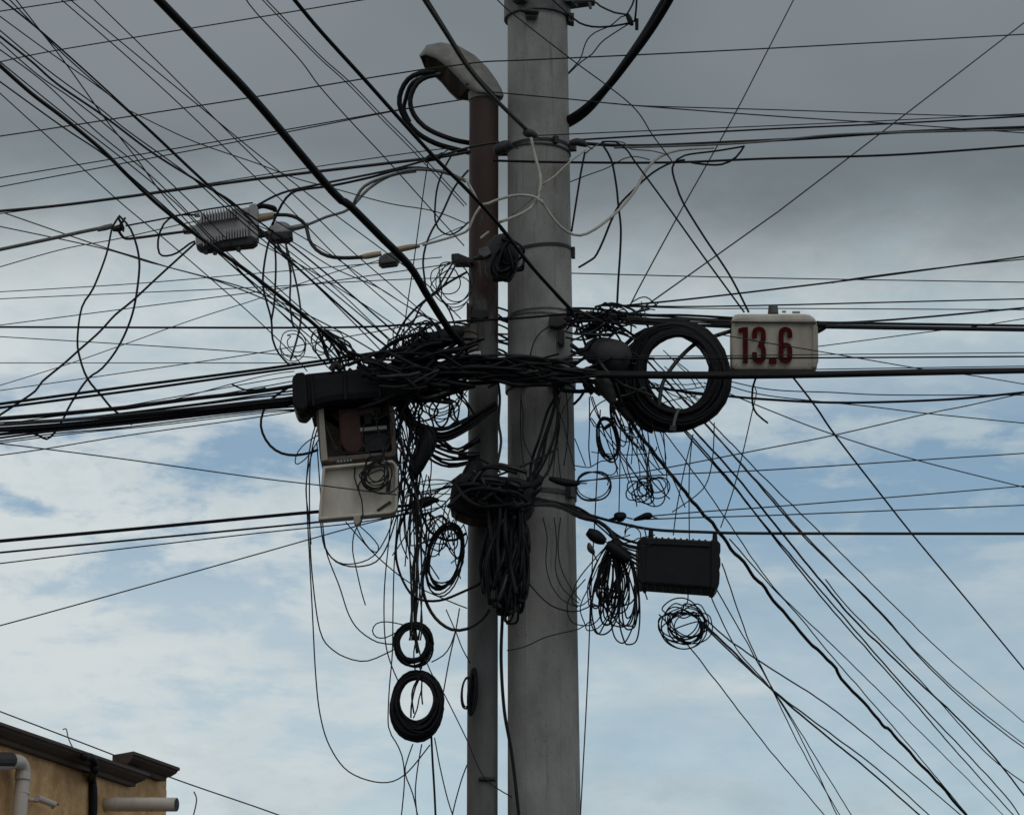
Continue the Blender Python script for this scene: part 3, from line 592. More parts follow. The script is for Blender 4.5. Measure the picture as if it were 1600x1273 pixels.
for w, p, m, d in LR:
    x_, y_ = parse(p)[0]
    if 655 < y_ < 695 and x_ > 1035: p, d = f'{x_-96:.0f},{y_-104:.0f} {x_-45:.0f},{y_-50:.0f} ' + p, (13.5, 13.52, 15.2, d[1])
    W('', w, d, p, m, 'drop_wire', 'wire', key='lr', wob=.012 if w > 5 else .003)
ordinal('lr', 'drop wire slanting to the lower right corner, {} counted from its lower left', lambda p: p[-1][0]-p[-1][1]*1.3, 'drop wires slanting to the lower right')
W('long thin wire hanging beside the right edge of the concrete pole', 2.2, (13.4, 13.4), '938,640 934,720 930,800 925,890 922,954 920,1017 916,1105 910,1217 906,1290', 'b', 'loose_wire')

# ------------------------------------------------------------------ hanging loops left of the conduit
H = [('long thin loop hanging lowest left of the ring coils', 2.3, '498,650 486,690 479,750 480,800 488,954 493,1050 500,1115 515,1165 545,1205 595,1222 632,1210 672,1163'),
     ('thin loop swinging from the cabinet side under to the upper ring coil', 2.3, '497,665 485,720 484,820 488,900 500,985 520,1015 550,1030 575,1032 600,1022 616,1014'),
     ('thin loop from the lid hinge side ending at the upper ring coil', 2.3, '495,690 500,760 504,815 510,862 530,915 545,960 562,985 590,1003 616,1006'),
     ('black loop sagging under the cabinet lid, lower of two', 2.6, '500,805 505,845 517,870 535,882 560,885 588,877 606,850 620,806'),
     ('thin loop sagging under the cabinet lid, upper of two', 2.2, '501,812 507,855 528,878 556,880 584,868 604,838 616,806'),
     ('thin loose wire end drooping below the lid latch', 2.2, '562,816 553,834 551,860 557,890 565,925 571,945'),
     ('thin wire slanting from below the lid to the conduit', 2.4, '540,815 560,838 590,870 640,910 700,938 730,950'),
     ('small teardrop loop of wire under the lid latch', 2.2, '560,820 578,836 591,852 589,862 578,858 564,838 556,820'),
     ('small oval loop of wire at the cabinet left side', 2.2, '497,680 480,690 466,705 461,720 465,725 478,716 490,700 499,684'),
     ('black cable looped from the splice closure left and under to the cabinet', 4.2, '460,600 440,612 418,630 408,655 410,676 422,696 440,708 462,711 485,707 497,702'),
     ('thin wire curving from the bundle behind the cabinet side', 2.2, '490,700 482,730 478,765 482,805 486,850'),
     ('black curve sweeping from the boot clamp out and back to the conduit', 4.2, '648,782 632,805 621,836 619,872 630,908 650,934 686,938 724,924 752,910 760,900'),
     ('black curve hanging from the boot clamp over the oval coil', 4.2, '655,780 660,805 672,830 692,842 712,843 728,833'),
     ('heavy black curve drooping from the oval coil across the conduit', 5.2, '668,870 660,905 664,935 680,965 705,983 730,982 752,968 765,952'),
     ('thin wire down from the lid corner past the upper ring coil', 2.2, '612,806 602,900 600,960 603,1008 612,1040 625,1070'),
     ('thin wire running straight down beside the ring coils', 2.2, '622,800 616,880 614,960 613,1020 608,1080 607,1135 618,1158 628,1180 632,1218 626,1285'),
     ('black vertical wire, heaviest of the strand above the ring coils', 4.6, '652,740 648,790 652,850 651,920 649,985 652,1020'),
     ('thin wire below the lower ring coil crossing to its right', 2.2, '645,1162 636,1188 633,1208 645,1240 655,1285'),
     ('thin wire below the lower ring coil, bowed left', 2.2, '659,1162 654,1190 650,1220 649,1245 653,1285'),
     ('black double wire below the lower ring coil', 3.4, '674,1150 676,1190 679,1240 681,1285'),
     ('thin wire below the lower ring coil, leaning right to the bottom edge', 2.2, '679,1152 688,1200 700,1250 712,1285'),
     ('thin wire rising from the bottom edge to the conduit edge', 2.2, '704,1285 712,1250 722,1215 730,1194'),
     ('thin wire slanting right from the lower ring coil to the conduit bolt', 2.2, '664,1028 676,1055 693,1082 728,1152 757,1214 800,1245'),
     ('thin wire crossing beside the ring coils down to the right coil edge', 2.2, '718,950 712,985 702,1030 693,1080'),
     ('thin wire curling from the black droop to the upper ring coil', 2.2, '712,984 704,1008 692,1024 674,1034'),
     ('thin wire from the droop down to the conduit left edge', 2.2, '697,952 712,986 722,1012 735,1036'),
     ('small ear of thin wire left of the upper ring coil', 2.2, '632,976 605,971 588,974 582,985 588,995 602,996 618,988'),
     ('black cable running down the gap right of the conduit', 5.2, '786,900 785,960 783,1030 788,1110 800,1180 812,1285'),
     ]
for lb, w, p in H: W(lb, w, 13.2 + rnd.uniform(-.06, .08), p, 'k' if w > 3 else 'b', 'loop_wire' if w < 4 else 'loop_cable', 'wire' if w < 4 else 'cable')
for i in range(11):                      # the strand of thin wires from the boot clamp to the ring coils
    x0 = rnd.uniform(640, 664); x1 = rnd.uniform(640, 660); a = rnd.uniform(-8, 8)
    W('thin wire in the vertical strand between boot clamp and ring coils', rnd.choice((2, 2.2, 2.6, 3)), 13.2+rnd.uniform(-.05, .08), [(x0, 785+rnd.uniform(-30, 10)), (x0+a, 840), (.5*(x0+x1)+a*.6+rnd.uniform(-4, 4), 900), (x1, 970), (x1+rnd.uniform(-6, 6), 1000)], 'b', 'loose_wire', group='vertical strand above the ring coils')

# ------------------------------------------------------------------ coils and hanks
def pxrad(w, d): return w*.5*mpp(d)
def coil(label, c, outer, inner, turns, w, d, m='k', c2=None, rot=0, jit=.12, dz=.03, name='wire_coil', a0=0.0, seg=26):
    """one cable wound in many turns between an inner and an outer ellipse (photo pixels)"""
    P = []; n = int(turns*seg); ro = R(rot); tr = [rnd.random() for _ in range(int(turns)+2)]; ph = [rnd.uniform(-1, 1) for _ in range(int(turns)+2)]; dd = [rnd.uniform(-dz, dz) for _ in range(int(turns)+2)]
    c2 = c2 or c
    for i in range(n+1):
        t = i/seg; k = int(t); f = t-k; f = f*f*(3-2*f)
        u = tr[k]*(1-f)+tr[min(k+1, len(tr)-1)]*f; dpt = dd[k]*(1-f)+dd[min(k+1, len(dd)-1)]*f
        a = a0 + 2*math.pi*t; wv = 1 + jit*.3*math.sin(2*a+6*ph[k]) * (1 if 0 < i < n else 1)
        rx = inner[0]+(outer[0]-inner[0])*u; ry = inner[1]+(outer[1]-inner[1])*u
        cx = c2[0]+(c[0]-c2[0])*u; cy = c2[1]+(c[1]-c2[1])*u
        ex, ey = rx*wv*math.cos(a), ry*wv*math.sin(a)
        P.append(at(cx + ex*math.cos(ro)-ey*math.sin(ro), cy + ex*math.sin(ro)+ey*math.cos(ro), d+dpt))
    o = MB().add(*tube(P, pxrad(w, d), 6)).build(name, m, None, True); return tag(o, label, 'coil')
def hank(label, knots, n, ang, length, width, w, d, m='k', name='wire_hank', dz=.04, cat='coil', curl=.25):
    """one wire folded into many drooping loops gathered at the knots (photo pixels)"""
    pts = []
    for i in range(n):
        kx, ky = rnd.choice(knots); a = R(rnd.uniform(*ang)); l = rnd.uniform(*length); wd = rnd.uniform(*width)*rnd.choice((-1, 1)); sk = rnd.uniform(-curl, curl)
        ux, uy = math.cos(a), math.sin(a); vx, vy = -uy, ux
        for (f, g_) in ((0, 0), (.3, .62), (.68, 1), (.93, .62), (1, sk), (.93, -.62), (.68, -1), (.3, -.62)):
            pts.append((kx+rnd.uniform(-2, 2)+ux*l*f+vx*wd*(g_+sk*f*.6), ky+rnd.uniform(-2, 2)+uy*l*f+vy*wd*(g_+sk*f*.6), d+rnd.uniform(-dz, dz)*(1 if f else .4)))
    P = catmull([at(*p) for p in pts], 7)
    o = MB().add(*tube(P, pxrad(w, d), 6)).build(name, m, None, True); return tag(o, label, cat)

def mess(label, c, off, rads, n, w, d, m='k', name='wire_coil', flat=(.6, 1.0), tail=None):
    """one wire run round and round in loops of unlike size and tilt"""
    pts = []
    for i in range(n):
        cx, cy = c[0]+rnd.uniform(-1, 1)*off[0], c[1]+rnd.uniform(-1, 1)*off[1]; r_ = rnd.uniform(*rads); f = rnd.uniform(*flat); ro = R(rnd.uniform(-60, 60)); a0 = R(-90)+rnd.uniform(-.5, .5); dd = d+rnd.uniform(-.04, .04)
        for k in range(9):
            a = a0 + 2*math.pi*k/9.5; ex, ey = r_*math.cos(a), r_*f*math.sin(a)
            pts.append((cx+ex*math.cos(ro)-ey*math.sin(ro), cy+ex*math.sin(ro)+ey*math.cos(ro), dd+.02*math.sin(a)))
    if tail: pts += [(x, y, d) for x, y in parse(tail)]
    o = MB().add(*tube(catmull([at(*p) for p in pts], 5), pxrad(w, d), 6)).build(name, m, None, True); return tag(o, label, 'coil')
DJ = 13.15
o = coil('big coil of thick black cable hanging left of the white numbered box', (1056, 588), (83, 85), (50, 57), 46, 7.0, 13.25, 'k', (1061, 582), 0, .13, .05, 'cable_coil')
MB().add(*tube(catmull([at(x, y, 13.17) for x, y in parse('1061,638 1056,650 1053,662 1052,672')], 5), pxrad(5, 13.2), 8)).build('cable_tie', 's', o)
slab('tie_buckle', parse('1047,664 1057,665 1056,674 1046,672'), 13.16, .02, 'dark', o, .003)
coil('second coil of thick black cable tucked behind the big coil, shifted left', (1040, 592), (84, 82), (66, 66), 9, 7, 13.36, 'k', (1046, 590), 12, .06, .03, 'cable_coil')
W('stout black cable curving across the open middle of the big coil', 6.5, (13.3, 13.2), '1143,517 1120,524 1090,535 1068,553 1050,574 1035,600 1029,640', 'k', 'loop_cable', 'cable')
coil('small ring coil of black wire, upper of the two hanging below the cabinet', (645, 1007), (32, 35), (22, 24), 16, 3.4, 13.2, 'k', (645, 1005), 0, .22, .02)
coil('larger oval ring coil of black wire, lower of the two hanging below the cabinet', (651, 1103), (41, 56), (27, 33), 44, 4.0, 13.2, 'k', (652, 1093), 4, .15, .03)
coil('loose oval coil of thin black wire left of the conduit', (694, 874), (31, 56), (22, 40), 9, 2.6, 13.2, 'k', (697, 866), 12, .3, .03)
coil('narrow oval coil of wire right of the pole under the big coil', (949, 686), (18, 36), (12, 27), 6, 2.3, 13.3, 'k', (950, 683), -10, .25, .03)
coil('round coil of thin wire at the pole right edge', (927, 761), (25, 29), (21, 23), 4, 1.9, 13.3, 'b', (927, 757), 0, .6, .03)
coil('flat black coil strapped on the lower conduit', (738, 1082), (8, 38), (2, 28), 14, 4, 13.3, 'k', (738, 1078), 4, .2, .02)
coil('thin loops poking out beside the flat coil on the conduit', (729, 1082), (8, 28), (5, 22), 3, 2.2, 13.3, 'b', None, 5, .3, .02)
mess('flower shaped tangle of thin wire loops right of the round coil', (1013, 766), (16, 9), (14, 27), 8, 2.1, 13.3, 'k', 'wire_coil', (.55, .95), '1012,745 1011,715 1004,690')
hank('dense drooping hank of black wire left of the black terminal box', [(956, 845), (962, 850), (984, 872)], 26, (84, 106), (70, 150), (8, 22), 2.5, 13.25, 'k')
hank('stray wide loops beside the dense hank near the pole edge', [(940, 880), (952, 850)], 4, (92, 118), (80, 120), (14, 28), 2.0, 13.3, 'b')
mess('tousled round bunch of wire loops under the black terminal box', (1070, 974), (9, 9), (22, 38), 13, 2.1, 13.35, 'k', 'wire_coil', (.65, 1.0), '1072,944 1075,925')
mess('small bunch of dark wire loops spilling over the cabinet lid', (590, 742), (9, 5), (14, 30), 9, 2.2, 12.97, 'b', 'wire_coil', (.8, 1.1), '594,716 600,700')
hank('heavy hanging bundle of looped black cables on the pole front', [(785, 780), (796, 785), (808, 788)], 44, (86, 97), (95, 180), (5, 16), 6.5, 13.12, 'k', 'cable_hank', .06)
hank('looser cable loops hanging lowest in the black bundle on the pole', [(800, 800), (812, 790)], 5, (88, 98), (130, 178), (10, 16), 4.5, 13.08, 'k', 'cable_hank', .03)
hank('black cable loops bulging left over the conduit beside the hanging bundle', [(772, 800)], 4, (92, 100), (110, 150), (6, 14), 5, 13.2, 'k', 'cable_hank', .03)

# ------------------------------------------------------------------ boxes, closures, fittings
D1 = 13.25
# white numbered box
nb = thing('tap_enclosure', 'off-white box with dark red number hanging on cables at right', 'enclosure', at(1210, 580, D1))
body = slab('case', rbox(1143, 500, 1277, 577, 7, 4), D1, .12, 'beige', nb, .012)
slab('top_shell', parse('1143,503 1143,498 1148,490.5 1156,489.5 1256,489.5 1266,491 1273,496 1277,503'), D1-.006, .126, 'lid', nb, .012)
slab('end_flange', parse('1270,508 1278,509 1279,564 1274,574 1269,574'), D1-.008, .11, 'beige', nb, .005)
slab('lid_seam', parse('1145,501.3 1275,503.8 1275,505.6 1145,503.2'), D1-.014, .01, 'dark', nb, .001)
lump('cable_gland', '1208,490 1208,479', D1+.05, [8.5, 7.5], 'steel', nb)
lump('cable_fitting', '1276,508 1288,509 1292,511', D1+.07, [7, 6, 4], 'k', nb)
lump('cable_fitting', '1276,516 1284,514 1290,511', D1+.07, [6, 4, 3], 'k', nb)
for xs in ('1222,487 1228,487', '1238,488 1250,488'):
    lump('lid_screw', xs, D1+.04, [2, 2], 'beige', nb, 8)
for x, y in ((1150, 508), (1266, 512), (1150, 570), (1264, 569)): lump('face_screw', [(x, y), (x+.6, y+.3)], D1-.013, [2.2, 1.6], 'steel', nb, 8)
def ribbon(pts, hw, n=10):
    q = catmull([Vector((x, y, 0)) for x, y in pts], n) if n else [Vector((x, y, 0)) for x, y in pts]; vs, fs = [], []
    for i, p in enumerate(q):
        t = (q[min(i+1, len(q)-1)]-q[max(i-1, 0)]).normalized(); nrm = Vector((-t.y, t.x, 0))
        for s_ in (-1, 1): vs.append(p + nrm*hw*s_)
    for i in range(len(q)-1): fs.append((2*i, 2*i+1, 2*i+3, 2*i+2))
    return vs, fs
dig = MB()
def pd(vs, fs, dd): dig.add([at(v.x, v.y, D1-.0145-dd) for v in vs], fs)
pd([Vector(p+(0,)) for p in parse('1160.8,511 1168.6,511 1168.6,568 1160.8,568')], [(0, 1, 2, 3)], 0)
pd([Vector(p+(0,)) for p in parse('1153.4,513.5 1160.8,511 1160.8,520 1153.4,520.5')], [(0, 1, 2, 3)], 0)
pd(*ribbon(parse('1179,529 1179,521 1180.5,516 1185.8,514.3 1191,516 1192.6,521 1192.6,530 1191,536 1186,538.2'), 3.9), 0)
pd(*ribbon(parse('1184.5,538.8 1190.4,541 1192.8,547 1192.8,556 1191,562 1185.8,564.3 1180.5,562 1179,557 1179,550'), 3.9), .0006)
pd([Vector(p+(0,)) for p in parse('1201,558.5 1213.5,558.5 1213.5,569 1201,569')], [(0, 1, 2, 3)], 0)
pd(*ribbon(parse('1234,528 1234,521 1232.5,516.5 1227.4,514.5 1222.3,516.5 1220.6,522 1220.6,538 1220.6,556 1222.3,562 1227.4,564.3 1232.5,562 1234,556 1234,547 1232.5,541 1227.8,539 1223,541'), 3.9), 0)
dig.build('painted_number', 'red', nb)

# black terminal box at the lower right
tb = thing('terminal_box', 'black ribbed terminal box hanging below the messenger cable at right', 'box', at(1060, 915, D1))
slab('case', parse('998,843 1003,838 1112,844 1118,848 1117,914 1112,919 1004,911 997,906'), D1, .17, 'plastic', tb, .010)
slab('end_cap', parse('1111,842 1122,844 1126,849 1126,862 1124,866 1126,872 1126,884 1124,888 1125,896 1124,912 1118,920 1111,919'), D1-.010, .19, 'plastic', tb, .006)
slab('cover_rib', parse('1004,846 1108,851 1108,854 1004,849'), D1-.008, .02, 'plastic', tb, .002)
slab('end_cap', parse('996,845 1005,837 1009,838 1008,910 1003,911 996,906'), D1-.008, .18, 'plastic', tb, .005)
for x, y in ((1017, 833), (1117, 838)): lump('hanger_bolt', f'{x},{y+9} {x},{y-4}', D1+.06, [4.5, 3.5], 'plastic', tb, 10)
rb_ = MB()
for i in range(9):
    x = 1024 + i*9.6; y = 840.2 + (x-1003)*.055
    rb_.bm(bevel_poly([(x, y-3.2), (x+3, y-3), (x+3, y+3), (x, y+3)], D1+.01, .12, 0))
rb_.build('lid_latch', 'plastic', tb)
fb = MB()
for i in range(8):
    x = 1012 + i*12; y = 911.5 + (x-1004)*.074
    fb.bm(bevel_poly([(x, y-3), (x+6, y-2.6), (x+6, y+2.4), (x, y+2)], D1+.02, .10, .003, 1))
fb.build('base_rib', 'plastic', tb)

# open cabinet with hanging lid, at the left
DCB = 13.05
cb = thing('distribution_cabinet', 'open beige distribution cabinet with red plate inside and its lid hanging down', 'cabinet', at(560, 812, DCB))
slab('case', parse('492,633 494,629 604,621 612,625 615,634 620,708 616,712 502,722 500,718'), DCB, .20, 'inner', cb, .004, inset=(.020, .13))
slab('side_flange', parse('497,634 505,634 512,718 502,720'), DCB-.008, .01, 'beige', cb, .002)
slab('top_lip', parse('491,628 606,619.5 612,623 612,625.5 606,623 491,632'), DCB-.012, .2, 'beige', cb, .003)
slab('mounting_plate', parse('529,640 533,633 605,628 608,634 608,648 530,651'), DCB+.06, .02, 'inner', cb, .003)
slab('red_plate', parse('529,652 534,642 556,639 562,644 568,702 560,708 541,706 532,692'), DCB+.02, .08, 'redp', cb, .008)
slab('terminal_strip', parse('562,668 604,664 605,670 563,674'), DCB+.02, .03, 'amp', cb, .003)
slab('terminal_block', parse('566,676 604,672 608,702 572,706'), DCB+.05, .06, 'dark', cb, .004)
slab('terminal_block', parse('568,646 580,645 581,662 569,663'), DCB+.05, .05, 'dark', cb, .004)
slab('terminal_block', parse('586,640 590,640 592,660 587,661'), DCB+.04, .05, 'g', cb, .004)
slab('lock', parse('543,611 554,610 556,617 550,625 544,624'), DCB-.03, .05, 'alu', cb, .004)
slab('side_gland', parse('485,637 492,634 496,646 490,650'), DCB+.02, .06, 'steel', cb, .004)
slab('side_gland', parse('487,652 494,651 495,662 490,664'), DCB+.02, .05, 'g', cb, .004)
slab('hinge', parse('524,717 550,714 551,721 525,724'), DCB+.005, .03, 'steel', cb, .003)
hk = MB()
for i in range(5): hk.bm(bevel_poly([(527+i*5, 718.4-i*.5), (529+i*5, 718.2-i*.5), (529.4+i*5, 721-i*.5), (527.4+i*5, 721.2-i*.5)], DCB+.001, .004, 0))
hk.build('hinge_knuckle', 'tag', cb)
ld = slab('lid', parse('504,728 612,718 619,722 622,732 621,792 617,799 609,802 497,812'), DCB-.04, .07, 'lid', cb, .005, inset=(.012, .035))
slab('gasket_slot', parse('605,752 611,749 610,766 603,769'), DCB-.012, .006, 'dark', ld, .001)
slab('gasket_slot', parse('588,796 609,782 612,785 591,799'), DCB-.012, .006, 'dark', ld, .001)
slab('latch', parse('552,806 563,804 564,814 558,820 553,817'), DCB-.04, .05, 'beige', cb, .004)
for i, p in enumerate(('575,645 585,655 600,650 615,640', '560,705 575,690 590,680 612,685', '585,640 588,660 596,690 600,712', '570,660 566,690 580,712 598,718', '600,640 612,660 610,690 596,716', '515,690 525,703 545,708 575,706', '508,660 520,690 530,704', '590,716 578,735 560,758 565,780 567,803 563,818', '555,726 554,745 560,765')):
    W('dark loose lead inside the open cabinet', 2.6, (DCB+.0, DCB-.05), p, 'b', 'cabinet_lead', 'wire', 'loose leads in the open cabinet')

# black splice closure above the cabinet
sc = thing('splice_closure', 'long black splice closure resting just above the open cabinet', 'closure', at(550, 640, 13.0))
slab('body', parse('466,585 480,581 520,577 560,574 632,570 640,578 642,602 636,618 600,621 560,624 520,627 480,637 466,634'), 12.97, .20, 'plastic', sc, .030)
slab('end_cap', parse('456,590 462,582 474,580 478,586 482,634 474,642 462,640 457,630'), 12.95, .22, 'plastic', sc, .012)
lump('cable_port', '470,640 474,648 478,651', 13.03, [9, 8, 5], 'plastic', sc)
lump('cable_port', '482,636 488,645', 13.03, [8, 6], 'plastic', sc)
slab('rib', parse('484,584 488,583 492,633 488,634'), 12.955, .03, 'plastic', sc, .003)
slab('rib', parse('536,575 540,574 542,624 538,625'), 12.955, .03, 'plastic', sc, .003)
slab('rib', parse('590,571 594,570 596,620 592,621'), 12.955, .03, 'plastic', sc, .003)
lump('clamp', '517,578 525,568 534,576', 12.97, [6, 7, 5], 'brkt', sc)

# finned amplifier
DA = 13.45
am = thing('line_amplifier', 'grey finned cable amplifier hanging on the strand at upper left', 'amplifier', at(355, 395, DA))
slab('housing', parse('304,352 316,336 392,322 401,328 401,368 392,374 306,386'), DA, .07, 'amp', am, .010)
slab('cover', parse('306,382 316,379 392,367 400,370 402,377 394,382 372,384 318,390 309,387'), DA-.015, .075, 'dark', am, .010)
slab('end_flange', parse('389,320 399,317 403,324 403,371 395,377 390,376'), DA-.012, .08, 'amp', am, .006)
for (xa, xb, ya, yb, h) in ((314, 371, 331, 322, 17), (352, 386, 358, 353, 16), (318, 350, 372, 362, 12)):
    fb = MB(); n = int((xb-xa)/4.2)
    for i in range(n+1):
        x = xa+(xb-xa)*i/n; y = ya+(yb-ya)*i/n
        fb.bm(bevel_poly([(x-.9, y), (x+.9, y-.2), (x+.9, y+h), (x-.9, y+h)], DA-.035, .06, 0))
    fb.build('cooling_fins', 'amp', am)
lump('cable_port', '400,342 412,340 428,337', DA+.03, [7, 6.5, 5.5], 'tan', am)
lump('cable_port', '402,324 412,322 428,326 429,331', DA+.03, [4, 4, 4.5, 3], 'k', am)
lump('cable_port', '401,368 415,366 430,363', DA+.03, [5, 5, 4.5], 'brkt', am)
lump('cable_port', '286,362 294,360 306,358', DA+.03, [4.5, 6.5, 6.5], 'amp', am)
lump('cable_port', '304,336 312,335', DA+.03, [4, 5], 'amp', am)
for x, y in ((322, 393), (336, 394), (373, 389)): lump('cover_bolt', f'{x},{y-3} {x},{y+4}', DA, [4, 3.5], 'dark', am, 8)
# small tap right of the amplifier
tp = thing('line_tap', 'small grey round-topped tap hanging right of the finned amplifier', 'tap', at(438, 372, DA))
lump('body', '438,373 438,366 438,356 438,350 438,348', DA+.03, [18, 20, 18, 12, 4], 'amp', tp, 16)
slab('base', parse('418,363 456,360 457,370 450,373 422,375 418,371'), DA-.03, .07, 'dark', tp, .006)
lump('strand_port', '452,358 470,354 482,351', DA+.03, [5, 4.5, 4], 'amp', tp)
for x in (429, 447): lump('drop_port', f'{x},372 {x},381', DA-.01, [4, 3], 'dark', tp, 8)
# splitter with tan fittings
sp_ = thing('line_splitter', 'small ported splitter with tan barrel fittings beside the thick slanting cable', 'splitter', at(607, 415, 13.4))
slab('body', parse('592,402 600,396 612,393 622,396 624,402 620,409 596,412 591,408'), 13.38, .08, 'steel', sp_, .006)
for x in (594, 603, 613, 619): lump('drop_port', f'{x},{409-(x-594)*.1} {x},{416-(x-594)*.12}', 13.40, [3, 2.4], 'steel', sp_, 8)
lump('barrel_fitting', '562,402 572,400.5 586,398 596,396', 13.40, [3, 4.6, 4.8, 4], 'tan', sp_)
lump('barrel_fitting', '612,392 622,390 640,386.5 656,384', 13.40, [4, 4.8, 4.6, 3], 'tan', sp_)
for lb, p in (('black drop lead hanging from the small tap, nearest the amplifier', '426,360 418,385 412,420 411,448 416,470 424,500 426,530 436,553 452,570'), ('black drop lead falling from the tap base, second from the amplifier', '429,380 431,410 430,450 428,478 424,500'),
              ('black drop lead bowing right below the tap', '446,380 452,400 461,434 468,470 470,500 464,530 454,562'), ('black drop lead ending above the level black cable under the tap', '447,380 449,400 454,430 453,470 456,500 459,512'), ('black drop lead crossing between the taps leads', '432,378 440,392 450,405 455,425')):
    W(lb, 3.4, (13.4, 13.2), p, 'k', 'drop_lead')
# clamp on the coax left of the amplifier
cl = thing('strand_clamp', 'knotted clamp where grey coax meets strand left of the amplifier', 'clamp', at(188, 355, 13.4))
lump('body', '176,358 186,357 194,354', 13.38, [4, 6, 4], 'brkt', cl)
lump('lashing', '184,339 190,350 193,362', 13.36, [1.6, 2.4, 1.6], 'k', cl, 8)
lump('lashing', '196,340 188,352 182,360', 13.37, [1.6, 2.2, 1.6], 'k', cl, 8)
lump('sleeve', '152,359 164,356 176,353', 13.4, [3.6, 4.6, 4.2], 's', cl)
# cluster on the conduit
cg = thing('riser_bracket', 'dark bracket and clamp cluster bolted between conduit and pole', 'bracket', at(785, 430, 13.25))
slab('plate', parse('756,384 772,366 792,362 806,376 812,398 806,418 790,430 770,432 758,420'), 13.16, .10, 'dark', cg, .012)
slab('steel_shoe', parse('748,388 762,384 768,396 758,402 748,398'), 13.14, .05, 'steel', cg, .004)
lump('bolt', '740,404 772,402', 13.18, [3.5, 3.5], 'brkt', cg, 8)
lump('strut', '751,372 764,362', 13.2, [2, 2], 'w', cg, 8)
hank('black cable loops wound behind the conduit bracket', [(785, 372), (790, 380)], 8, (60, 120), (40, 58), (10, 20), 4.5, 13.12, 'k', 'cable_hank', .03)
# black closure on conduit and pole
bc = thing('dome_closure', 'bulky black closure clamped over the conduit and pole gap', 'closure', at(765, 805, 13.2))
slab('body', parse('704,760 711,742 728,736 790,742 812,744 832,752 838,772 832,792 812,806 770,809 735,806 718,800 702,792'), 13.06, .22, 'plastic', bc, .030)
slab('cover', parse('728,748 806,750 806,796 730,796'), 13.045, .05, 'plastic', bc, .012)
lump('dome', '735,748 742,728 752,722', 13.14, [16, 13, 4], 'plastic', bc)
slab('cover_rib', parse('732,771 804,771 804,774 732,774'), 13.038, .02, 'plastic', bc, .002)
lump('cable_port', '828,762 842,752 846,744', 13.1, [9, 7, 5], 'k', bc)
# dead-end grips and boots
def grip(label, p, d, r, m='k', cat='clamp', name='dead_end_grip'):
    t = thing(name, label, cat, at(*parse(p)[0], d)); pp = parse(p); lump('body', p, d, r, m, t)
    a, b = at(*pp[-1], d), at(*pp[-2], d); MB().add(*tube([a, a+(a-b).normalized()*.03], pxrad(2.2, d), 8)).build('bail', 'brkt', t)
    return t
grip('black boot clamp on the cables right of the cabinet lid', '648,791 656,788 668,783 678,781 686,782', 13.2, [3, 7, 8, 5, 2.5])
grip('slanting black closure hanging right of the open cabinet', '672,672 668,690 660,708 650,730 646,742', 13.1, [12, 15, 14, 12, 7], 'plastic', 'closure', 'slim_closure')
grip('black square-bodied grip left of two on the thin wires by the pole', '952,812 960,810 964,808 974,807 978,808', 13.3, [2, 3, 7.5, 7, 3])
grip('black tapered grip right of two on the thin wires by the pole', '990,812 1000,809 1010,806 1016,806 1019,807', 13.3, [2, 4, 5.5, 5, 2])
grip('short black grip on the wire crossing the pole right edge', '858,747 868,750 885,754 900,755 906,755', 13.2, [3, 5, 6, 4.5, 2])
grip('black grip pointing down left of the big coil', '962,628 972,640 982,652 988,656', 13.2, [4, 6, 6, 4])
grip('short dark clip inside the narrow oval coil', '942,671 948,667 953,663', 13.28, [2.5, 3, 3])
grip('grey hanging splice bead beside the pole above the hank', '920,848 922,856 926,862 928,866', 13.3, [2, 5, 4, 1.5], 'steel')
grip('black bead on the wire below the black terminal box', '1006,918 1007,923 1008,926', 13.3, [1.5, 3, 2])
grip('dark insulated lug on the twisted cable at the pole right edge', '918,528 922,520 926,510 928,504', 13.25, [5, 7, 6, 3])
grip('knotted clamp where the guy cable meets the pole strap', '818,205 824,208 831,209 838,213', 13.14, [4, 7, 6, 4], 'g')
grip('strap clamp with bolts at the pole right edge', '890,224 900,222 910,224 917,228', 13.3, [4, 6, 6, 3], 'brkt')
grip('strap clamp bundle in front of the conduit', '772,236 782,232 792,228 800,230', 13.2, [8, 10, 9, 4], 'brkt')
grip('black cable knuckle where the strand meets the slanting thick cable', '664,253 672,247 684,246 692,240', 13.2, [3, 6, 5, 3])
grip('rounded dark housing at the root of the big coil', '916,560 930,552 950,556 972,562 984,566', 13.2, [10, 24, 28, 26, 12], 'dark', 'closure', 'slim_closure')
grip('green-black clamp under the root of the big coil', '936,590 945,604 953,618 958,630', 13.15, [12, 13, 10, 5], 'g')
grip('small dark clamp beside the pole below the heavy cable', '914,598 920,606 928,612', 13.2, [5, 8, 6])
grip('dark clamp over the bundle running to the black terminal box', '918,830 928,836 938,842 946,846', 13.2, [6, 10, 9, 5])
grip('second dark clamp nearer the black terminal box on its feed bundle', '948,850 958,856 970,866 984,874', 13.2, [6, 9, 9, 6])
grip('black sleeve slanting up to the conduit above the knot', '640,556 660,542 690,530 716,518 724,514', 13.1, [10, 15, 15, 12, 5], 'k', 'closure', 'slim_closure')
grip('dark hooked clamp low in the gap left of the conduit', '664,622 672,620 680,614 690,606', 13.15, [6, 9, 6, 4], 'brkt')
grip('black square clamp beside the conduit in the knot', '694,612 704,604 716,606 722,612', 13.15, [8, 11, 10, 6])

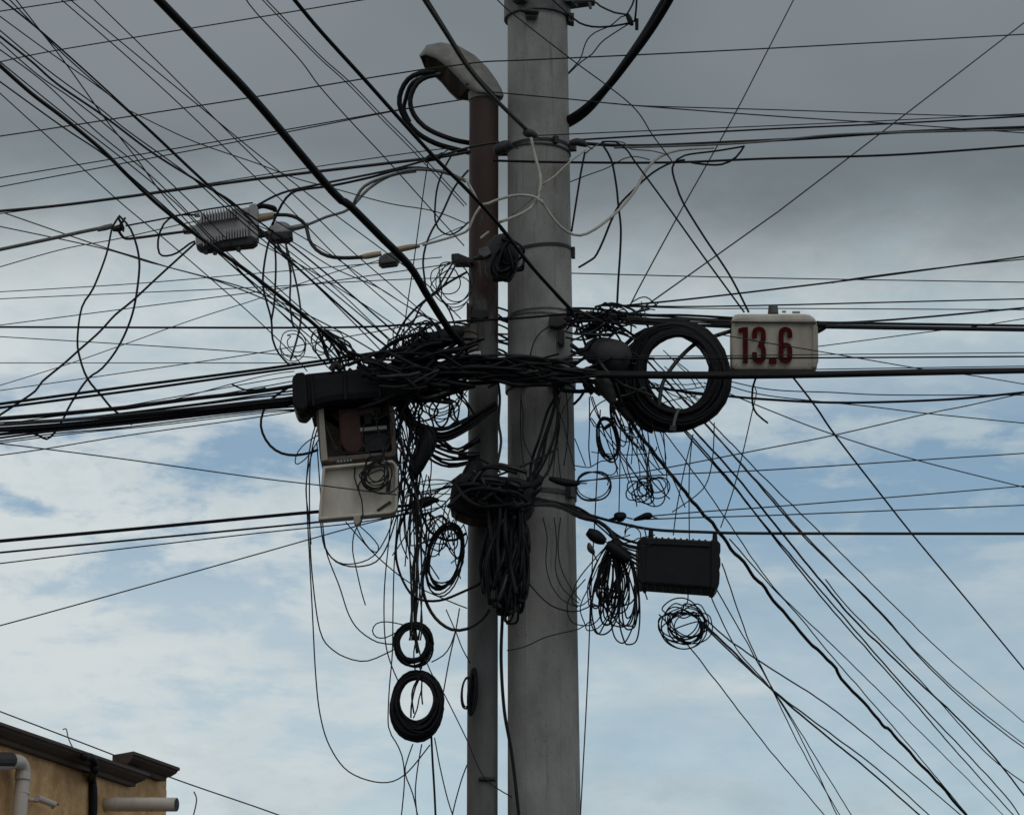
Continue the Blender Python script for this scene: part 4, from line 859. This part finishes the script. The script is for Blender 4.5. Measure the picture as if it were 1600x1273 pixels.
# ------------------------------------------------------------------ the knot: loose cables one cannot tell apart
def tangle(n, label, group, c, rad, ang, length, w, d, m='k', wig=.18, name='loose_cable', cat='cable'):
    for _ in range(n):
        while True:
            u, v = rnd.uniform(-1, 1), rnd.uniform(-1, 1)
            if u*u+v*v <= 1: break
        a = R(rnd.uniform(*ang)); l = rnd.uniform(*length); cx, cy = c[0]+u*rad[0], c[1]+v*rad[1]; dd = rnd.uniform(*d); b = rnd.uniform(-wig, wig)*l
        pts = []
        for k in range(5):
            f = k/4-.5; o = b*(1-4*f*f) + rnd.uniform(-.025, .025)*l
            pts.append((cx+math.cos(a)*l*f-math.sin(a)*o, cy+math.sin(a)*l*f+math.cos(a)*o, dd+rnd.uniform(-.04, .04)))
        W(label, rnd.uniform(*w), dd, pts, m, name, cat, group)
tangle(70, 'black cable in the thick knot left of the conduit', 'cables knotted left of the conduit', (650, 585), (46, 30), (-35, 20), (80, 150), (4, 8), (12.98, 13.25), wig=.14)
tangle(20, 'black cable in the upper fringe of the knot left of the conduit', 'cables fringing the knot', (664, 550), (44, 18), (-30, -12), (70, 120), (4, 7), (13.0, 13.2))
tangle(46, 'black cable strapped across the conduit and pole', 'cables strapped across the pole', (795, 582), (90, 16), (-8, 12), (90, 190), (4, 7), (13.0, 13.25), wig=.10)
tangle(14, 'short black wire crossing the gap between conduit and pole', 'wires crossing the pole gap', (785, 520), (4, 40), (-8, 40), (50, 80), (2.2, 4), (13.48, 13.52), 'k', .08, 'loose_wire', 'wire')
tangle(22, 'black wire in the clamp tangle at the pole right side', 'wires tangled at the pole right side', (948, 512), (44, 22), (-30, 40), (40, 100), (2.4, 4.5), (13.1, 13.35), 'k', .25, 'loose_wire', 'wire')
tangle(16, 'black cable bunched at the root of the big coil', 'cables at the root of the big coil', (950, 575), (44, 26), (-25, 60), (60, 120), (4, 7), (13.1, 13.3), 'k', .25)
tangle(18, 'thin wire dangling below the big coil', 'thin wires below the big coil', (1000, 690), (62, 40), (55, 95), (100, 190), (1.9, 2.3), (13.25, 13.45), 'b', .12, 'loose_wire', 'wire')
tangle(12, 'thin wire criss-crossing behind the big coil opening', 'thin wires behind the big coil', (1060, 600), (42, 36), (-20, 60), (70, 120), (1.8, 2.2), (13.5, 13.7), 'b', .06, 'loose_wire', 'wire')
tangle(26, 'thin wire in the comb between cabinet and slanting closure', 'thin wires beside the open cabinet', (634, 715), (12, 40), (72, 104), (110, 190), (2, 3), (13.0, 13.25), 'k', .15, 'loose_wire', 'wire')
tangle(7, 'thin wire radiating from the boot clamp', 'thin wires at the boot clamp', (652, 810), (20, 20), (70, 115), (110, 170), (2, 2.6), (13.1, 13.3), 'b', .18, 'loose_wire', 'wire')
tangle(9, 'thin wire between the boot clamp and the black closure', 'wires entering the black closure', (685, 768), (6, 20), (-38, 4), (80, 110), (2, 3.2), (13.1, 13.25), 'k', .12, 'loose_wire', 'wire')
tangle(7, 'thin dark wire lying loose on the pole front', 'thin wires on the pole front', (848, 670), (36, 40), (70, 110), (120, 200), (1.5, 2.0), (13.24, 13.3), 'b', .14, 'loose_wire', 'wire')
tangle(4, 'black cable climbing the pole front to the closure', 'cables climbing the pole front', (848, 690), (8, 14), (102, 114), (150, 190), (3.5, 5), (13.1, 13.25), 'k', .12)
tangle(8, 'thin wire hanging in the gap under the big black closure', 'thin wires left of the conduit', (705, 830), (24, 40), (60, 115), (50, 100), (2, 2.6), (13.15, 13.3), 'b', .2, 'loose_wire', 'wire')
tangle(8, 'short curl of wire above the black terminal box', 'curls above the black terminal box', (985, 838), (26, 14), (0, 180), (20, 46), (1.8, 2.4), (13.2, 13.35), 'b', .5, 'loose_wire', 'wire')
tangle(6, 'short curl of wire over the right bundle', 'curls over the right bundle', (1020, 486), (60, 10), (0, 180), (20, 50), (1.8, 2.4), (13.2, 13.35), 'b', .5, 'loose_wire', 'wire')
tangle(6, 'thin wire inside the ring coils', 'wires inside the ring coils', (652, 1050), (10, 40), (75, 105), (50, 90), (2.2, 3), (13.15, 13.25), 'k', .15, 'loose_wire', 'wire')
for i in range(12):                      # thick slack swinging under the knot
    a, b, c_ = rnd.uniform(0, 24), rnd.uniform(0, 30), rnd.uniform(-6, 10)
    W('black slack cable swinging under the knot to the conduit', rnd.uniform(4.5, 7), 13.15+rnd.uniform(-.1, .1), [(604+a, 592+rnd.uniform(-8, 8)), (618+a*.8, 640-b*.2), (645+a*.6, 672-b*.3+c_), (690, 688-b*.55+c_), (728, 672-b*.5+c_), (775, 640-b*.4)], 'k', 'loose_cable', 'cable', 'slack cables under the knot')
for i in range(8):
    W('black slack cable between slanting closure and conduit', rnd.uniform(4, 5.5), 13.2+rnd.uniform(-.06, .06), [(664, 676+i*5+rnd.uniform(-6, 6)), (690, 692+i*5+rnd.uniform(-8, 8)), (715, 694+i*6+rnd.uniform(-9, 9)), (750, 684+i*6+rnd.uniform(-10, 10))], 'k', 'loose_cable', 'cable', 'slack cables right of the slanting closure')
for i in range(5):
    W('thin arc of wire in the bright gap under the knot', 2.2, 13.2, [(648+rnd.uniform(-6, 14), 606), (660+rnd.uniform(-6, 8), 628+i*4), (686+rnd.uniform(-12, 12), 640+i*5), (714+rnd.uniform(-8, 8), 626+i*4), (728+rnd.uniform(-4, 6), 604)], 'b', 'loose_wire', 'wire', 'thin arcs in the bright gap')
for i in range(9):                       # bundle from the pole to the numbered box
    y0 = 482+i*3.2; y1 = 497+i*1.9
    W('black line in the bundle feeding the white numbered box', 3+1.6*(i % 3 == 0), (13.2, 13.3), [(885, y0), (930, 484+i*2+rnd.uniform(-3, 3)), (1000, 490+i*1.9+rnd.uniform(-2, 2)), (1070, 494+i*2+rnd.uniform(-2, 2)), (1148, y1)], 'k', 'service_cable', 'cable', 'bundle feeding the white numbered box')
for i in range(8):                       # bundle from the black closure to the black terminal box
    W('black line in the bundle feeding the black terminal box', rnd.uniform(3, 5), (13.1, 13.25), [(828, 776+i*2), (868, 788+rnd.uniform(-6, 8)), (905, 801+rnd.uniform(-9, 11)), (945, 826+rnd.uniform(-9, 9)), (972, 838+i*4+rnd.uniform(-6, 6)), (1003, 848+i*6+rnd.uniform(-3, 3))], 'k', 'service_cable', 'cable', 'bundle feeding the black terminal box')
for lb, w, p in (('dark cord arcing on the pole front to its right edge', 2.6, '822,905 838,925 860,945 885,954 905,954 925,945'), ('thin cord bowing down the pole front, left of three', 2.0, '848,808 855,840 853,880 862,915 880,938 903,948'),
                 ('thin cord bowing down the pole front, middle of three', 2.0, '866,808 870,850 868,890 880,920 905,942'), ('thin cord bowing down the pole front, right of three', 2.0, '876,808 872,850 876,885 890,915 907,938'),
                 ('thin cord rising across the lower pole front to its right edge', 2.2, '792,1016 820,1010 850,996 880,988 905,982 925,968'), ('black arc of cable on the pole below the upper brackets', 2.4, '862,508 846,518 834,535 828,558'),
                 ('black cable drooping down the pole front from the knot', 5.5, '862,590 868,620 862,650 848,690 838,725 832,760'), ('black cable slanting across the pole front to the closure', 4.2, '872,700 850,712 820,726 790,738 770,745'),
                 ('black cable bowed in the gap right of the conduit', 4.5, '776,585 781,620 779,660 783,690 776,730'), ('black cable crossing the conduit down to the black closure', 4, '716,712 735,712 760,722 782,738'),
                 ('loose wire curling left of the conduit below the coax', 3, '706,242 692,268 682,300 680,345 690,362 703,367 718,360 732,347'), ('loose black wire snaking down left of the conduit', 3.6, '732,266 718,282 706,300 690,335 675,360 665,385 661,410 664,440 668,470'),
                 ('thin upright wire beside the snaking wire', 2, '671,240 666,270 656,340 645,420 636,480 628,540'), ('loose wire bowed from the conduit clamp to the knot', 3, '708,410 690,440 684,458 702,485 712,520 700,560'),
                 ('black cable from the conduit down left to the knot top', 4, '730,425 700,442 668,466 640,492 622,520 612,556'), ('second black cable from the conduit down left to the knot top', 3, '712,414 690,450 660,475 645,505 625,530 606,560'),
                 ('thin loop of wire left of the conduit clamp', 2, '704,412 686,424 681,445 692,472 708,486 722,480 730,470'), ('black arched cable over the sleeve at the knot', 3.4, '640,540 660,518 685,505 712,504 735,508'),
                 ('thin wire arching right over the clamps at the pole', 3, '940,510 948,488 960,480 974,482 985,496 986,520'), ('black cable from the lug sloping to the coil root', 4.5, '888,558 905,550 918,545 932,525 945,515'),
                 ('black cable curling under the heavy cable at the pole edge', 4.5, '896,632 906,622 914,610 924,600 940,590'), ('black cable sweeping along the coil left side', 6, '955,592 966,615 980,640 1000,665 1020,675'),
                 ('thin wire crossing below the narrow oval coil', 2, '924,706 940,708 965,710 995,710 1022,706 1026,698'), ('thin upright wire right of the narrow oval coil', 2, '970,640 969,700 968,760 967,806'),
                 ('thin wire bent from the pole to the round coil', 2.2, '897,727 915,730 924,729 940,720 960,722 963,735 955,742 940,740'), ('thin upright wire left of the narrow oval coil', 2.2, '921,620 921,668 920,700 923,728'),
                 ('thin wire slanting from the pole edge to the round coil', 2, '898,685 915,728'), ('thin wire hanging long beside the terminal box', 2, '1082,680 1077,740 1077,830 1078,900'),
                 ('thin wire curving right of the heavy slanting wire', 2, '1116,660 1114,710 1106,750 1090,772 1050,800'), ('thin wire leaning from the coil to the terminal box', 2, '1083,678 1070,730 1058,790 1052,836')):
    W(lb, w, (13.16, 13.14) if p.split(',')[0] and float(p.split(',')[0]) < 900 and float(p.split(',')[0]) > 735 else (13.25, 13.3), p, 'k' if w > 2.3 else 'b', 'loose_wire', 'wire')

tangle(20, 'black cable lashed over the bulky black closure', 'cables over the black closure', (770, 768), (34, 22), (-30, 40), (60, 110), (4.5, 7.5), (12.95, 13.06), 'k', .3)
tangle(12, 'black cable draped over the right end of the splice closure', 'cables over the splice closure', (612, 584), (34, 18), (-24, 24), (60, 120), (4, 7), (12.86, 12.96), 'k', .2)
tangle(10, 'black cable hanging ragged below the black closure', 'ragged cables below the black closure', (792, 860), (24, 36), (80, 104), (110, 190), (4.5, 7), (13.0, 13.15), 'k', .12)
hank('loose black loops curling out of the knot above the sleeve', [(640, 560), (664, 548), (690, 536)], 9, (180, 360), (24, 58), (8, 20), 2.6, 13.05, 'k')
hank('loose black loops sagging below the knot left of the conduit', [(632, 610), (660, 616), (700, 606)], 9, (50, 130), (36, 80), (10, 24), 3.2, 13.1, 'k')
hank('curled black loops tangled at the clamps right of the pole', [(930, 500), (950, 496), (968, 505)], 12, (0, 360), (16, 36), (6, 12), 3.0, 13.18, 'k')
hank('thin slack loops spread under the root of the big coil', [(955, 625), (950, 620)], 8, (40, 110), (50, 110), (8, 22), 2.0, 13.3, 'b')
hank('thin loops bunched beside the boot clamp and oval coil', [(668, 800), (690, 806)], 8, (60, 120), (40, 100), (8, 20), 2.2, 13.25, 'b')
hank('loose loops hanging at the lower pole gap under the black bundle', [(800, 905), (790, 900)], 5, (84, 100), (40, 70), (6, 12), 3.6, 13.1, 'k')
for i, a in enumerate((-62, -118)):
    P = [pole_c(z)[0] + Vector((math.cos(R(a)), math.sin(R(a)), 0))*(pole_c(z)[1]-.001) for z in [j*.25 for j in range(40)]]
    obj('form_seam', *tube(P, .0035, 6), 'conc', pole)

mess('thin grey loops of wire hanging over the level black cable', (459, 540), (4, 4), (14, 22), 3, 1.7, 13.15, 'b', 'wire_coil', (.8, 1.1))
mess('pale thin loops among the fan ends above the splice closure', (508, 536), (10, 6), (14, 24), 4, 1.8, 13.1, 's', 'wire_coil', (.7, 1.2))
mess('thin wire loops left of the conduit near its clamp', (706, 452), (10, 14), (18, 32), 4, 1.9, 13.2, 'b', 'wire_coil', (.8, 1.3))
mess('thin wire loops in the fringe above the knot', (652, 520), (20, 10), (16, 30), 6, 1.9, 13.1, 'b', 'wire_coil', (.6, 1.2))
hank('stiff black cable ends looping off the fan onto the splice closure', [(498, 514), (506, 518)], 6, (30, 70), (44, 80), (6, 16), 3.2, 13.0, 'k')
hank('fine slack loops dangling between the knot and slanting closure', [(640, 640), (656, 650)], 7, (70, 110), (50, 110), (8, 20), 2.0, 13.1, 'b')
